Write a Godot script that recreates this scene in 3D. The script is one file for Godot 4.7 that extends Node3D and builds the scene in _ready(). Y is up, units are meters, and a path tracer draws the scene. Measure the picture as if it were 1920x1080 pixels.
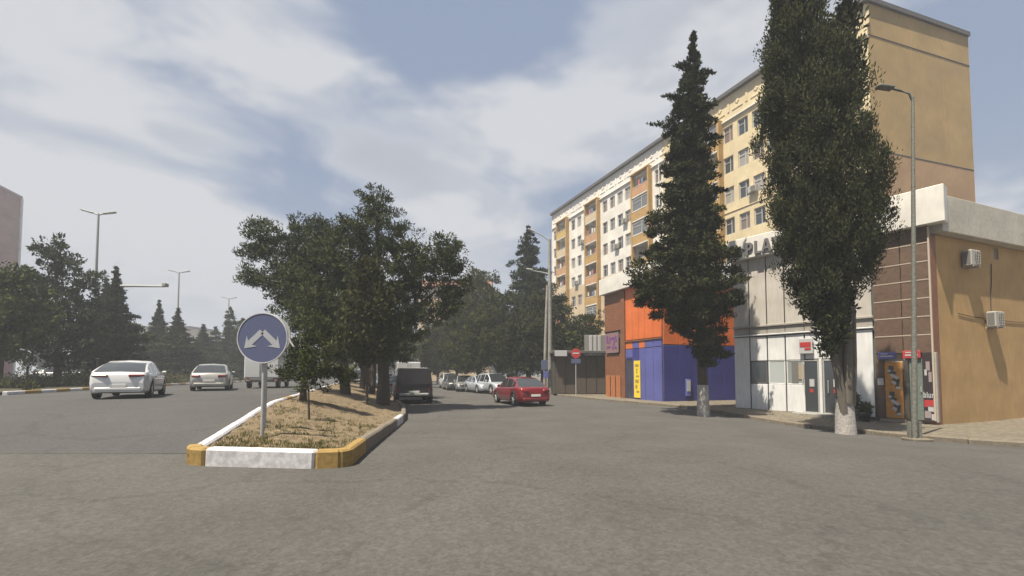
extends Node3D

# ------------------------------------------------------------------ camera, sky, sun, exposure
const EYE := 1.35
var counts := {}
var noise_a := FastNoiseLite.new()
var noise_b := FastNoiseLite.new()
var tex := {}
var M := {}

func setup_view() -> void:
	var cam := Camera3D.new()
	cam.name = "camera"
	cam.projection = Camera3D.PROJECTION_FRUSTUM
	cam.near = 0.1
	cam.far = 4000.0
	cam.size = 2.0 * 0.1 * 540.0 / 836.0
	cam.frustum_offset = Vector2(0, 0.1477 * 0.1)
	cam.position = Vector3(0, EYE, 0)
	cam.rotation_degrees = Vector3(2.5, 0, 0)
	add_child(cam)
	cam.current = true
	var e := Environment.new()
	e.background_mode = Environment.BG_SKY
	var sky := Sky.new()
	var pan := PanoramaSkyMaterial.new()
	pan.panorama = ImageTexture.create_from_image(sky_image())
	sky.sky_material = pan
	e.sky = sky
	e.tonemap_mode = Environment.TONE_MAPPER_LINEAR
	e.tonemap_exposure = 2.0
	e.fog_enabled = true
	e.fog_density = 0.0020
	e.fog_light_color = Color(0.83, 0.86, 0.91)
	e.sdfgi_enabled = true
	e.ssao_enabled = true
	e.ssil_enabled = true
	var we := WorldEnvironment.new()
	we.name = "world"
	we.environment = e
	add_child(we)
	var sun := DirectionalLight3D.new()
	sun.name = "sun"
	sun.light_energy = 1.6
	sun.light_color = Color(1.0, 0.95, 0.86)
	sun.light_angular_distance = 0.5
	sun.shadow_enabled = true
	add_child(sun)
	var to_sun := Vector3(-0.743 * 0.407, 0.914, 0.669 * 0.407).normalized()
	sun.look_at_from_position(to_sun * 50.0, Vector3.ZERO, Vector3.UP)

func smooth(a: float, b: float, x: float) -> float:
	var t := clampf((x - a) / (b - a), 0.0, 1.0)
	return t * t * (3.0 - 2.0 * t)

# cumulus and thin veils over a pale blue air, all the way round
func sky_image() -> Image:
	var w := 1536
	var h := 768
	var n := FastNoiseLite.new()
	n.seed = 77
	n.noise_type = FastNoiseLite.TYPE_SIMPLEX_SMOOTH
	n.frequency = 0.62
	n.fractal_octaves = 6
	n.fractal_gain = 0.58
	var n2 := FastNoiseLite.new()
	n2.seed = 7
	n2.frequency = 0.45
	n2.fractal_octaves = 3
	var buf := PackedFloat32Array()
	buf.resize(w * h * 3)
	for j in h:
		var up := PI * (0.5 - (j + 0.5) / h)
		var y := sin(up)
		var cy := cos(up)
		for i in w:
			var az := wrapf(TAU * (i + 0.5) / w, -PI, PI)
			var c := Vector3(0.10, 0.097, 0.09)
			if y > -0.02:
				var yy := maxf(y, 0.0)
				var d := Vector3(sin(az) * cy, yy, -cos(az) * cy)
				var k := 1.0 / (yy + 0.30)
				var p := Vector3(d.x * k, yy * 1.9, d.z * k) * 1.75
				var warp := n2.get_noise_3d(p.x, p.y + 9.0, p.z)
				p += Vector3(warp, warp * 0.4, -warp) * 0.5
				var v := n.get_noise_3d(p.x, p.y, p.z)
				var v2 := n.get_noise_3d(p.x - 0.20, p.y + 0.42, p.z + 0.06)
				var veil := n2.get_noise_3d(p.x * 0.4, 3.0, p.z * 0.4)
				# broad openings in the cloud deck
				var cover := 0.17 - 0.34 * smooth(0.66, 0.90, az) * (1.0 - smooth(1.6, 2.4, az)) - 0.42 * exp(-pow((az + 0.12) / 0.24, 2.0) - pow((up - 0.68) / 0.10, 2.0)) - 0.22 * exp(-pow((az + 0.52) / 0.10, 2.0) - pow((up - 0.40) / 0.07, 2.0)) - 0.20 * exp(-pow((az - 0.12) / 0.14, 2.0) - pow((up - 0.30) / 0.09, 2.0)) + 0.22 * exp(-pow((az + 0.20) / 0.28, 2.0) - pow((up - 0.46) / 0.10, 2.0)) + 0.25 * exp(-pow((az - 0.26) / 0.22, 2.0) - pow((up - 0.58) / 0.12, 2.0))
				var cl := smooth(-0.13, 0.20, v * 0.74 + cover)
				var edge := smooth(-0.04, 0.30, v - v2)
				var thick := smooth(0.0, 0.5, v * 0.72 + cover)
				var blue := Vector3(0.325, 0.41, 0.58).lerp(Vector3(0.43, 0.52, 0.66), 1.0 - smooth(0.0, 0.50, yy))
				blue = blue.lerp(Vector3(0.50, 0.55, 0.63), 0.5 * smooth(-0.2, 0.45, veil))
				var body := Vector3(0.67, 0.705, 0.785).lerp(Vector3(0.57, 0.60, 0.67), thick)
				body = body.lerp(Vector3(0.82, 0.83, 0.865), edge)
				body = body.lerp(Vector3(0.585, 0.615, 0.675), 0.75 * (1.0 - smooth(0.02, 0.28, yy)))
				c = blue.lerp(body, cl * 0.90) * 0.42
				if y < 0.0:
					c = c.lerp(Vector3(0.10, 0.097, 0.09), -y / 0.02)
			var o := (j * w + i) * 3
			buf[o] = c.x
			buf[o + 1] = c.y
			buf[o + 2] = c.z
	return Image.create_from_data(w, h, false, Image.FORMAT_RGBF, buf.to_byte_array())

# ------------------------------------------------------------------ naming
func numbered(parent: Node, called: String) -> String:
	var key := str(parent.get_instance_id()) + "/" + called
	var n: int = counts.get(key, 0)
	counts[key] = n + 1
	return called if n == 0 else "%s_%03d" % [called, n]

func put(called: String, mesh: Mesh, mat: Material, parent: Node = null, xf: Transform3D = Transform3D.IDENTITY) -> MeshInstance3D:
	var to: Node = parent if parent else self
	var o := MeshInstance3D.new()
	o.name = numbered(to, called)
	o.mesh = mesh
	o.material_override = mat
	o.transform = xf
	to.add_child(o, true)
	return o

func node(called: String, parent: Node, xf: Transform3D = Transform3D.IDENTITY) -> Node3D:
	var o := Node3D.new()
	o.name = numbered(parent, called)
	o.transform = xf
	parent.add_child(o, true)
	return o

func tag(o: Node, label: String, category: String, group: String = "") -> void:
	o.set_meta("label", label)
	o.set_meta("category", category)
	if group != "":
		o.set_meta("group", group)

func thing(called: String, label: String, category: String, at: Vector3, turn: float = 0.0, group: String = "") -> Node3D:
	var o := node(called, self, Transform3D(Basis(Vector3.UP, deg_to_rad(turn)), at))
	tag(o, label, category, group)
	return o

func kind(o: Node, k: String) -> void:
	o.set_meta("kind", k)

func dup(src: Node3D, label: String, at: Vector3, turn: float, scl: Vector3 = Vector3.ONE, group: String = "") -> Node3D:
	var o: Node3D = src.duplicate()
	o.name = numbered(self, String(src.name).rstrip("0123456789").trim_suffix("_"))
	add_child(o, true)
	o.transform = Transform3D(Basis(Vector3.UP, deg_to_rad(turn)).scaled_local(scl), at)
	o.set_meta("label", label)
	if group != "":
		o.set_meta("group", group)
	return o

# ------------------------------------------------------------------ mesh building
class Build:
	var st := SurfaceTool.new()
	func _init() -> void:
		st.begin(Mesh.PRIMITIVE_TRIANGLES)
		st.set_smooth_group(-1)
	func smoothing(on: bool) -> void:
		st.set_smooth_group(0 if on else -1)
	func tri(a: Vector3, b: Vector3, c: Vector3) -> void:
		st.add_vertex(a)
		st.add_vertex(b)
		st.add_vertex(c)
	# corners run clockwise seen from the front
	func quad(a: Vector3, b: Vector3, c: Vector3, d: Vector3) -> void:
		tri(a, b, c)
		tri(a, c, d)
	func quad_uv(a: Vector3, b: Vector3, c: Vector3, d: Vector3) -> void:
		var p := [a, b, c, a, c, d]
		var u := [Vector2(0, 1), Vector2(0, 0), Vector2(1, 0), Vector2(0, 1), Vector2(1, 0), Vector2(1, 1)]
		for i in 6:
			st.set_uv(u[i])
			st.add_vertex(p[i])
	# box with chamfered edges
	func box(c: Vector3, s: Vector3, bev: float = 0.0, b: Basis = Basis.IDENTITY) -> void:
		var h := s * 0.5
		if bev <= 0.0:
			for ax in 3:
				for sg in [-1.0, 1.0]:
					var n := Vector3.ZERO
					var u := Vector3.ZERO
					var v := Vector3.ZERO
					n[ax] = sg * h[ax]
					u[(ax + 1) % 3] = h[(ax + 1) % 3]
					v[(ax + 2) % 3] = h[(ax + 2) % 3] * sg
					quad(c + b * (n - u - v), c + b * (n - u + v), c + b * (n + u + v), c + b * (n + u - v))
			return
		bev = minf(bev, minf(h.x, minf(h.y, h.z)) * 0.95)
		var k := h - Vector3(bev, bev, bev)
		for ax in 3:
			var a1 := (ax + 1) % 3
			var a2 := (ax + 2) % 3
			for sg in [-1.0, 1.0]:
				var n := Vector3.ZERO
				var u := Vector3.ZERO
				var v := Vector3.ZERO
				n[ax] = sg * h[ax]
				u[a1] = k[a1]
				v[a2] = k[a2] * sg
				quad(c + b * (n - u - v), c + b * (n - u + v), c + b * (n + u + v), c + b * (n + u - v))
			for s1 in [-1.0, 1.0]:
				for s2 in [-1.0, 1.0]:
					var e1 := Vector3.ZERO
					var e2 := Vector3.ZERO
					e1[a1] = s1 * h[a1]
					e1[a2] = s2 * k[a2]
					e2[a1] = s1 * k[a1]
					e2[a2] = s2 * h[a2]
					var l := Vector3.ZERO
					l[ax] = k[ax] * s1 * s2
					quad(c + b * (e1 - l), c + b * (e1 + l), c + b * (e2 + l), c + b * (e2 - l))
		for sx in [-1.0, 1.0]:
			for sy in [-1.0, 1.0]:
				for sz in [-1.0, 1.0]:
					var p := c + b * Vector3(sx * h.x, sy * k.y, sz * k.z)
					var q := c + b * Vector3(sx * k.x, sy * h.y, sz * k.z)
					var r := c + b * Vector3(sx * k.x, sy * k.y, sz * h.z)
					if sx * sy * sz > 0.0:
						tri(p, r, q)
					else:
						tri(p, q, r)
	func tube(path: Array, radii: Array, sides: int = 8, caps: bool = true) -> void:
		smoothing(true)
		var rings := []
		for i in path.size():
			var t: Vector3 = (path[mini(i + 1, path.size() - 1)] - path[maxi(i - 1, 0)]).normalized()
			var u := t.cross(Vector3.RIGHT if absf(t.x) < 0.8 else Vector3.FORWARD).normalized()
			var v := t.cross(u)
			var ring := []
			for k in sides:
				var a := TAU * k / sides
				ring.append(path[i] + (u * cos(a) + v * sin(a)) * float(radii[i]))
			rings.append(ring)
		for i in path.size() - 1:
			for k in sides:
				var k2 := (k + 1) % sides
				quad(rings[i][k], rings[i + 1][k], rings[i + 1][k2], rings[i][k2])
		smoothing(false)
		if caps:
			for k in sides:
				var k2 := (k + 1) % sides
				tri(path[0], rings[0][k], rings[0][k2])
				tri(path[-1], rings[-1][k2], rings[-1][k])
	# profile of (radius, y) turned about the y axis of a basis
	func lathe(prof: Array, sides: int, xf: Transform3D = Transform3D.IDENTITY) -> void:
		for i in prof.size() - 1:
			for k in sides:
				var a := TAU * k / sides
				var a2 := TAU * (k + 1) / sides
				var p: Vector2 = prof[i]
				var q: Vector2 = prof[i + 1]
				quad(xf * Vector3(p.x * cos(a), p.y, p.x * sin(a)), xf * Vector3(q.x * cos(a), q.y, q.x * sin(a)), xf * Vector3(q.x * cos(a2), q.y, q.x * sin(a2)), xf * Vector3(p.x * cos(a2), p.y, p.x * sin(a2)))
	# polygon in the x-y plane, thickness along z (front at z = t)
	func prism(poly: PackedVector2Array, t: float, xf: Transform3D = Transform3D.IDENTITY) -> void:
		var idx := Geometry2D.triangulate_polygon(poly)
		for i in range(0, idx.size(), 3):
			var a := poly[idx[i]]
			var b := poly[idx[i + 1]]
			var c := poly[idx[i + 2]]
			tri(xf * Vector3(a.x, a.y, t), xf * Vector3(b.x, b.y, t), xf * Vector3(c.x, c.y, t))
			tri(xf * Vector3(a.x, a.y, 0), xf * Vector3(c.x, c.y, 0), xf * Vector3(b.x, b.y, 0))
		for i in poly.size():
			var a := poly[i]
			var b := poly[(i + 1) % poly.size()]
			quad(xf * Vector3(a.x, a.y, 0), xf * Vector3(b.x, b.y, 0), xf * Vector3(b.x, b.y, t), xf * Vector3(a.x, a.y, t))
	func done() -> ArrayMesh:
		st.generate_normals()
		return st.commit()

func box_mesh(s: Vector3, bev: float = 0.01) -> ArrayMesh:
	var key := "box%v%f" % [s, bev]
	if not M.has(key):
		var b := Build.new()
		b.box(Vector3.ZERO, s, bev)
		M[key] = b.done()
	return M[key]

func T(x: float, y: float, z: float) -> Transform3D:
	return Transform3D(Basis.IDENTITY, Vector3(x, y, z))

# ------------------------------------------------------------------ materials
func noise_tex(key: String, freq: float, lo: float, octaves: int, sd: int, normal: bool = false) -> Texture2D:
	if tex.has(key):
		return tex[key]
	var n := FastNoiseLite.new()
	n.seed = sd
	n.frequency = freq
	n.fractal_octaves = octaves
	n.noise_type = FastNoiseLite.TYPE_SIMPLEX_SMOOTH
	var t := NoiseTexture2D.new()
	t.width = 512
	t.height = 512
	t.seamless = true
	t.noise = n
	if normal:
		t.as_normal_map = true
		t.bump_strength = 4.0
	else:
		var g := Gradient.new()
		g.set_color(0, Color(lo, lo, lo))
		g.set_color(1, Color.WHITE)
		t.color_ramp = g
	tex[key] = t
	return t

# col is a linear base colour
func mat(called: String, col: Color, rough: float = 0.85, grain: String = "", size: float = 2.0, coarse: float = 0.0, bump: float = 0.0) -> StandardMaterial3D:
	if M.has(called):
		return M[called]
	var m := StandardMaterial3D.new()
	m.resource_name = called
	m.albedo_color = Color(col.r, col.g, col.b).linear_to_srgb()
	m.roughness = rough
	m.cull_mode = BaseMaterial3D.CULL_DISABLED
	if grain != "":
		var specs := {"fine": [0.09, 0.62, 4, 3], "soft": [0.012, 0.80, 4, 5], "mottle": [0.02, 0.60, 5, 9], "speck": [0.25, 0.50, 2, 13], "faint": [0.03, 0.88, 4, 17], "streak": [0.035, 0.90, 4, 19], "road": [0, 0, 0, 0]}
		var s: Array = specs[grain]
		m.albedo_texture = tex.road_grain if grain == "road" else noise_tex(grain, s[0], s[1], s[2], s[3])
		m.uv1_triplanar = true
		m.uv1_world_triplanar = true
		m.uv1_scale = Vector3(1.0, 0.14 if grain == "streak" else 1.0, 1.0) / size
		if coarse > 0.0:
			m.detail_enabled = true
			m.detail_blend_mode = BaseMaterial3D.BLEND_MODE_MUL
			m.detail_albedo = tex.road_wear if grain == "road" else noise_tex("coarse", 0.011, 0.86, 5, 23)
			m.detail_uv_layer = BaseMaterial3D.DETAIL_UV_2
			m.uv2_triplanar = true
			m.uv2_world_triplanar = true
			m.uv2_scale = Vector3.ONE / coarse
		if bump > 0.0:
			m.heightmap_enabled = true
			m.heightmap_texture = noise_tex("bumps", 0.12, 0.0, 4, 31)
			m.heightmap_scale = bump
	M[called] = m
	return m

func paint(called: String, col: Color, metal: float = 0.25) -> StandardMaterial3D:
	if M.has(called):
		return M[called]
	var m := mat(called, col, 0.38)
	m.metallic = metal
	m.clearcoat_enabled = true
	m.clearcoat = 0.8
	m.clearcoat_roughness = 0.08
	return m

func glass(called: String, col: Color, rough: float = 0.06) -> StandardMaterial3D:
	var m := mat(called, col, rough)
	m.metallic_specular = 0.7
	return m

# asphalt: aggregate grain, and a wear map of hairline cracks, oil spots and faint lighter patches
func road_textures() -> void:
	var n := FastNoiseLite.new()
	n.seed = 61
	n.noise_type = FastNoiseLite.TYPE_CELLULAR
	n.frequency = 0.17
	n.cellular_return_type = FastNoiseLite.RETURN_CELL_VALUE
	var stones := n.get_seamless_image(512, 512).get_data()
	n.noise_type = FastNoiseLite.TYPE_SIMPLEX
	n.frequency = 0.03
	n.fractal_octaves = 4
	var soft := n.get_seamless_image(512, 512).get_data()
	var a := Image.create_empty(512, 512, false, Image.FORMAT_L8)
	var out := PackedByteArray()
	out.resize(512 * 512)
	for i in 512 * 512:
		var v := 0.76 + 0.24 * stones[i] / 255.0
		v *= 0.90 + 0.10 * soft[i] / 255.0
		out[i] = int(255.0 * clampf(v, 0.0, 1.0))
	a = Image.create_from_data(512, 512, false, Image.FORMAT_L8, out)
	a.generate_mipmaps()
	tex.road_grain = ImageTexture.create_from_image(a)
	var s := 1024
	var c := FastNoiseLite.new()
	c.seed = 83
	c.noise_type = FastNoiseLite.TYPE_CELLULAR
	c.frequency = 0.0052
	c.cellular_return_type = FastNoiseLite.RETURN_DISTANCE2_SUB
	c.fractal_type = FastNoiseLite.FRACTAL_NONE
	c.domain_warp_enabled = true
	c.domain_warp_amplitude = 40.0
	c.domain_warp_frequency = 0.018
	var crack := c.get_seamless_image(s, s, false, false, 0.1, false).get_data()
	n.frequency = 0.006
	n.seed = 5
	n.fractal_octaves = 5
	var blotch := n.get_seamless_image(s, s).get_data()
	n.frequency = 0.02
	n.seed = 15
	n.fractal_octaves = 3
	var spots := n.get_seamless_image(s, s).get_data()
	var lo := 255
	for i in range(0, s * s, 37):
		lo = mini(lo, crack[i])
	out.resize(s * s)
	for i in s * s:
		var v := 0.86 + 0.12 * blotch[i] / 255.0
		if spots[i] < 52:
			v *= 0.965
		if crack[i] - lo < 4 and blotch[(i * 3 + 777) % (s * s)] > 20 and spots[i] > 105:
			v *= 0.92
		out[i] = int(255.0 * v)
	var w := Image.create_from_data(s, s, false, Image.FORMAT_L8, out)
	w.generate_mipmaps()
	tex.road_wear = ImageTexture.create_from_image(w)

func materials() -> void:
	road_textures()
	mat("reflection_pale_asphalt", Color(0.107, 0.1045, 0.1015), 0.92, "road", 2.6, 17.0, 0.3)  # paler tone paints a windscreen reflection into the near road's colour
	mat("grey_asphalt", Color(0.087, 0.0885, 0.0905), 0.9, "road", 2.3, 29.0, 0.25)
	mat("earth", Color(0.27, 0.205, 0.125), 0.98, "mottle", 1.6, 7.0, 1.5)
	mat("verge_soil", Color(0.10, 0.095, 0.055), 0.98, "mottle", 1.2, 9.0, 1.5)
	mat("pavement", Color(0.235, 0.205, 0.155), 0.93, "mottle", 1.7, 6.0, 0.4)
	mat("kerb_white", Color(0.68, 0.68, 0.73), 0.8, "soft", 0.7, 1.7, 0.3)
	mat("kerb_yellow", Color(0.38, 0.25, 0.075), 0.8, "soft", 0.5, 1.3, 0.3)
	mat("kerb_plain", Color(0.22, 0.19, 0.15), 0.92, "soft", 0.6, 2.3, 0.4)
	mat("steel", Color(0.36, 0.37, 0.37), 0.5, "faint", 1.0)
	mat("green_steel", Color(0.21, 0.215, 0.19), 0.6, "mottle", 0.8)
	mat("concrete", Color(0.45, 0.44, 0.41), 0.9, "mottle", 1.3, 4.0, 0.3)
	mat("dark_trim", Color(0.05, 0.05, 0.055), 0.5)
	mat("rubber", Color(0.022, 0.022, 0.024), 0.85)
	mat("rim_alloy", Color(0.42, 0.42, 0.43), 0.35)
	glass("car_glass", Color(0.022, 0.026, 0.03))
	glass("pane_dark", Color(0.035, 0.042, 0.05), 0.12)
	glass("pane_grey", Color(0.12, 0.13, 0.14), 0.12)
	mat("red_lens", Color(0.16, 0.012, 0.012), 0.25)
	mat("clear_lens", Color(0.75, 0.76, 0.78), 0.2)
	mat("plate", Color(0.68, 0.68, 0.66), 0.5)
	mat("bark", Color(0.13, 0.105, 0.08), 0.97, "fine", 0.5, 1.0, 1.5)
	mat("bark_pale", Color(0.27, 0.24, 0.20), 0.97, "fine", 0.4, 1.0, 1.5)
	mat("whitewash", Color(0.62, 0.59, 0.57), 0.9, "mottle", 0.6, 0.9, 0.6)
	mat("cream_wall", Color(0.72, 0.61, 0.40), 0.9, "streak", 2.2, 11.0)
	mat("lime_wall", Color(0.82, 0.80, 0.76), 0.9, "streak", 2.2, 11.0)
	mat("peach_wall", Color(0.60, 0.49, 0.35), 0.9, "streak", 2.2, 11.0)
	mat("tan_wall", Color(0.43, 0.30, 0.135), 0.92, "streak", 2.2, 15.0)
	mat("rust_wall", Color(0.44, 0.285, 0.16), 0.92, "streak", 2.2, 15.0)
	mat("yellow_wall", Color(0.46, 0.295, 0.125), 0.92, "streak", 2.2, 7.0, 0.2)
	mat("roof_dark", Color(0.12, 0.12, 0.125), 0.9, "mottle", 2.0)
	mat("frame_white", Color(0.42, 0.42, 0.41), 0.6)
	mat("joint_dark", Color(0.10, 0.10, 0.10), 0.8)
	mat("fascia_white", Color(0.80, 0.79, 0.76), 0.7, "streak", 2.2, 7.0)
	mat("panel_white", Color(0.80, 0.82, 0.85), 0.45, "streak", 2.2, 8.0)
	mat("panel_grey", Color(0.58, 0.55, 0.515), 0.5, "streak", 2.2, 8.0)
	mat("band_grey", Color(0.40, 0.38, 0.35), 0.6, "faint", 3.0, 8.0)
	mat("panel_orange", Color(0.76, 0.19, 0.05), 0.5, "faint", 2.0, 8.0)
	mat("panel_blue_shaded", Color(0.05, 0.052, 0.25), 0.5, "faint", 2.0, 8.0)  # blue with the shade of the turned wall put into its colour
	mat("panel_blue_sunlit", Color(0.12, 0.135, 0.42), 0.5, "faint", 2.0, 8.0)  # same blue with sunlight put into its colour; also serves small boards
	mat("clad_brown", Color(0.155, 0.095, 0.065), 0.6, "soft", 0.9, 3.0)
	mat("grout", Color(0.42, 0.36, 0.30), 0.9)
	mat("red_brown", Color(0.27, 0.11, 0.05), 0.6, "soft", 1.2, 4.0)
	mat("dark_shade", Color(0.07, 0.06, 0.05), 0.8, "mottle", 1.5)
	mat("ac_white", Color(0.38, 0.37, 0.345), 0.6, "faint", 0.8)
	mat("ac_grille", Color(0.13, 0.13, 0.13), 0.7)
	mat("sign_blue", Color(0.085, 0.10, 0.19), 0.45, "faint", 0.6)  # blue dulled, the haze over the sign mixed into its colour
	mat("sign_white", Color(0.45, 0.46, 0.49), 0.5, "faint", 0.6)
	mat("sign_red", Color(0.36, 0.03, 0.032), 0.5)
	mat("pink_wall", Color(0.46, 0.27, 0.25), 0.92, "streak", 2.2, 15.0)

# ------------------------------------------------------------------ the lie of the land (d = metres ahead)
func xl(d: float) -> float:
	return -4.8 - 0.32 * (d - 6.5)

func piece(p: Array, d: float) -> float:
	if d <= p[0][0]:
		return p[0][1]
	for i in p.size() - 1:
		if d <= p[i + 1][0]:
			return lerpf(p[i][1], p[i + 1][1], (d - p[i][0]) / (p[i + 1][0] - p[i][0]))
	var n: int = p.size()
	return p[n - 1][1] + (d - p[n - 1][0]) * (p[n - 1][1] - p[n - 2][1]) / (p[n - 1][0] - p[n - 2][0])

func xr(d: float) -> float:
	return piece([[6.5, -2.33], [10.0, -2.85], [16.7, -3.9], [20.0, -4.75], [24.0, -6.1], [60.0, -17.6], [150.0, -46.4]], d)

func xf(d: float) -> float:
	return -22.0 - 0.32 * (d - 20.0)

func xs(d: float) -> float:
	return piece([[-20.0, 30.0], [0.0, 18.0], [5.0, 14.0], [9.9, 11.3], [11.8, 10.55], [14.0, 10.2], [16.8, 9.35], [22.8, 7.6], [26.9, 5.5], [33.0, 3.3], [45.0, 1.6], [60.0, -3.2], [150.0, -32.0]], d)

func lay(x: float, d: float) -> float:
	var l := 0.42 * smooth(5.0, 13.0, d) - 0.2 * smooth(24.0, 70.0, d)
	var r := -0.30 * smooth(6.0, 17.0, d) - 0.22 * smooth(5.0, 11.0, x) * smooth(6.0, 11.0, d) * (1.0 - smooth(15.0, 20.5, d))
	return lerpf(l, r, smooth(xl(d), xr(maxf(d, 6.5)), x))

func spot(x: float, d: float, up: float = 0.0) -> Vector3:
	return Vector3(x, lay(x, d) + up, -d)

# a sheet between two edges given as functions of d
func sheet(left: Callable, right: Callable, ds: Array, cols: int, up: float, wobble: float = 0.0, even: float = 1.0) -> ArrayMesh:
	var b := Build.new()
	b.smoothing(true)
	var rows := []
	for d: float in ds:
		var row := []
		var a: float = left.call(d)
		var c: float = right.call(d)
		for i in cols + 1:
			var t := float(i) / cols
			if even != 1.0:
				t = 0.5 + 0.5 * signf(2.0 * t - 1.0) * pow(absf(2.0 * t - 1.0), even)
			var x := lerpf(a, c, t)
			var y := lay(x, d) + up
			if wobble > 0.0 and i > 0 and i < cols:
				y += wobble * noise_a.get_noise_2d(x * 3.0, d * 3.0)
			row.append(Vector3(x, y, -d))
		rows.append(row)
	for j in rows.size() - 1:
		for i in cols:
			b.quad(rows[j][i], rows[j + 1][i], rows[j + 1][i + 1], rows[j][i + 1])
	return b.done()

func steps(a: float, b: float, first: float, grow: float) -> Array:
	var r := [a]
	var s := first
	while r[-1] + s < b:
		r.append(r[-1] + s)
		s *= grow
	r.append(b)
	return r

# kerb stones along a line of (x, d) points
func kerb_line(parent: Node3D, pts: Array, length: float, h: float, w: float, side: float, pick: Callable, base: Vector3) -> void:
	var acc := 0.0
	var stone := 0
	for i in pts.size() - 1:
		var a: Vector2 = pts[i]
		var b: Vector2 = pts[i + 1]
		var seg := a.distance_to(b)
		var n := maxi(1, roundi(seg / length))
		for k in n:
			var p := a.lerp(b, float(k) / n)
			var q := a.lerp(b, float(k + 1) / n)
			var pa := spot(p.x, p.y)
			var qa := spot(q.x, q.y)
			var dir := (qa - pa).normalized()
			var out := dir.cross(Vector3.UP).normalized() * side
			var bas := Basis(dir, Vector3.UP.slide(dir).normalized(), dir.cross(Vector3.UP.slide(dir).normalized()))
			var len2 := pa.distance_to(qa) - 0.012
			var c := (pa + qa) * 0.5 + out * (w * 0.5) + Vector3(0, h * 0.5 - 0.1 + 0.006 * sin(stone * 2.7), 0)
			var bm := Build.new()
			bm.box(Vector3.ZERO, Vector3(len2, h + 0.2, w), 0.03)
			put("kerb_stone", bm.done(), pick.call(stone, (p + q) * 0.5), parent, Transform3D(bas, c - base))
			stone += 1

func ground() -> void:
	var far_l := func(d: float) -> float: return -60.0 - absf(d) * 3.0
	var far_r := func(d: float) -> float: return 60.0 + absf(d) * 3.0
	var g := put("ground", sheet(far_l, far_r, steps(-30.0, 2500.0, 1.5, 1.06), 160, -0.06, 0.0, 2.2), M.verge_soil)
	kind(g, "structure")
	var ir := put("crossing_road", sheet(func(_d): return -70.0, func(_d): return 70.0, steps(-14.0, 7.6, 0.6, 1.0), 120, -0.004), M.reflection_pale_asphalt)
	kind(ir, "structure")
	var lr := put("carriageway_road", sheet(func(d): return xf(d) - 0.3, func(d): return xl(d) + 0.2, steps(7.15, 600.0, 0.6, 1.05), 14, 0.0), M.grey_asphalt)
	kind(lr, "structure")
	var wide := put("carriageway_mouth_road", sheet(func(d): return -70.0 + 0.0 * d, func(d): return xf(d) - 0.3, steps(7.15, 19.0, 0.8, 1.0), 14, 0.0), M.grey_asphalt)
	kind(wide, "structure")
	var rr := put("side_street_road", sheet(func(d): return xr(d) - 0.4, func(d): return xs(d) + 0.2, steps(7.6, 400.0, 0.6, 1.05), 22, -0.004), M.reflection_pale_asphalt)
	kind(rr, "structure")
	var md := put("median_soil_ground", sheet(func(d): return xl(d) + 0.1, func(d): return xr(d) - 0.1, steps(6.5, 260.0, 0.22, 1.03), 22, 0.13, 0.10), M.earth)
	kind(md, "structure")
	var pv := put("pavement", sheet(func(d): return xs(d) + 0.14, func(d): return 60.0 + 0.0 * d, steps(-14.0, 200.0, 0.7, 1.03), 60, 0.11, 0.0, 1.0), M.pavement)
	kind(pv, "structure")
	var vg := put("verge_ground", sheet(func(d): return -75.0 - d, func(d): return xf(d) - 0.15, steps(19.0, 400.0, 0.7, 1.05), 40, 0.12, 0.1), M.verge_soil)
	kind(vg, "structure")
	# kerbs
	var yellow: Material = M.kerb_yellow
	var white: Material = M.kerb_white
	var plain: Material = M.kerb_plain
	var k := thing("median_kerb", "yellow and white painted kerb around the dry central island", "kerb", spot(-3.6, 6.4))
	kerb_line(k, [Vector2(-2.80, 6.36), Vector2(-4.40, 6.42)], 2.0, 0.25, 0.2, 1.0, func(_i, _p): return white, k.position)
	kerb_line(k, [Vector2(-2.36, 6.62), Vector2(-2.46, 6.45), Vector2(-2.79, 6.36)], 0.4, 0.25, 0.2, 1.0, func(_i, _p): return yellow, k.position)
	kerb_line(k, [Vector2(-4.41, 6.42), Vector2(-4.70, 6.50), Vector2(-4.86, 6.72)], 0.4, 0.24, 0.2, 1.0, func(_i, _p): return yellow, k.position)
	var left := [Vector2(-4.88, 6.75)]
	var right := [Vector2(-2.36, 6.63)]
	for d in [9.0, 12.0, 16.0, 20.0, 24.0, 30.0, 40.0, 60.0]:
		left.append(Vector2(xl(d), d))
		right.append(Vector2(xr(d), d))
	kerb_line(k, left, 1.0, 0.17, 0.17, 1.0, func(i, p): return (yellow if i % 9 == 7 else white) if p.y < 40 else plain, k.position)
	kerb_line(k, right, 1.0, 0.25, 0.17, -1.0, func(i, _p): return yellow if i == 0 else (white if i in [6, 7] else plain), k.position)
	var k2 := thing("roadside_kerb", "yellow and white painted kerb along the far side of the carriageway", "kerb", spot(xf(24.0), 24.0))
	var fl := []
	for d in [19.0, 21.0, 24.0, 30.0, 40.0, 60.0]:
		fl.append(Vector2(xf(d), d))
	kerb_line(k2, fl, 1.25, 0.16, 0.2, 1.0, func(i, _p): return yellow if i % 2 == 1 else white, k2.position)
	var k3 := thing("pavement_kerb", "worn plain stone kerb along the shop pavement", "kerb", spot(xs(14.0), 14.0))
	var rl := []
	for d in [8.5, 9.9, 11.8, 14.0, 16.8, 22.8, 26.9, 33.0, 45.0, 60.0]:
		rl.append(Vector2(xs(d), d))
	kerb_line(k3, rl, 1.0, 0.13, 0.16, -1.0, func(i, _p): return plain, k3.position)
	for s: MeshInstance3D in k3.get_children():
		s.transform.origin += Vector3(0.16, 0, 0)

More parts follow.
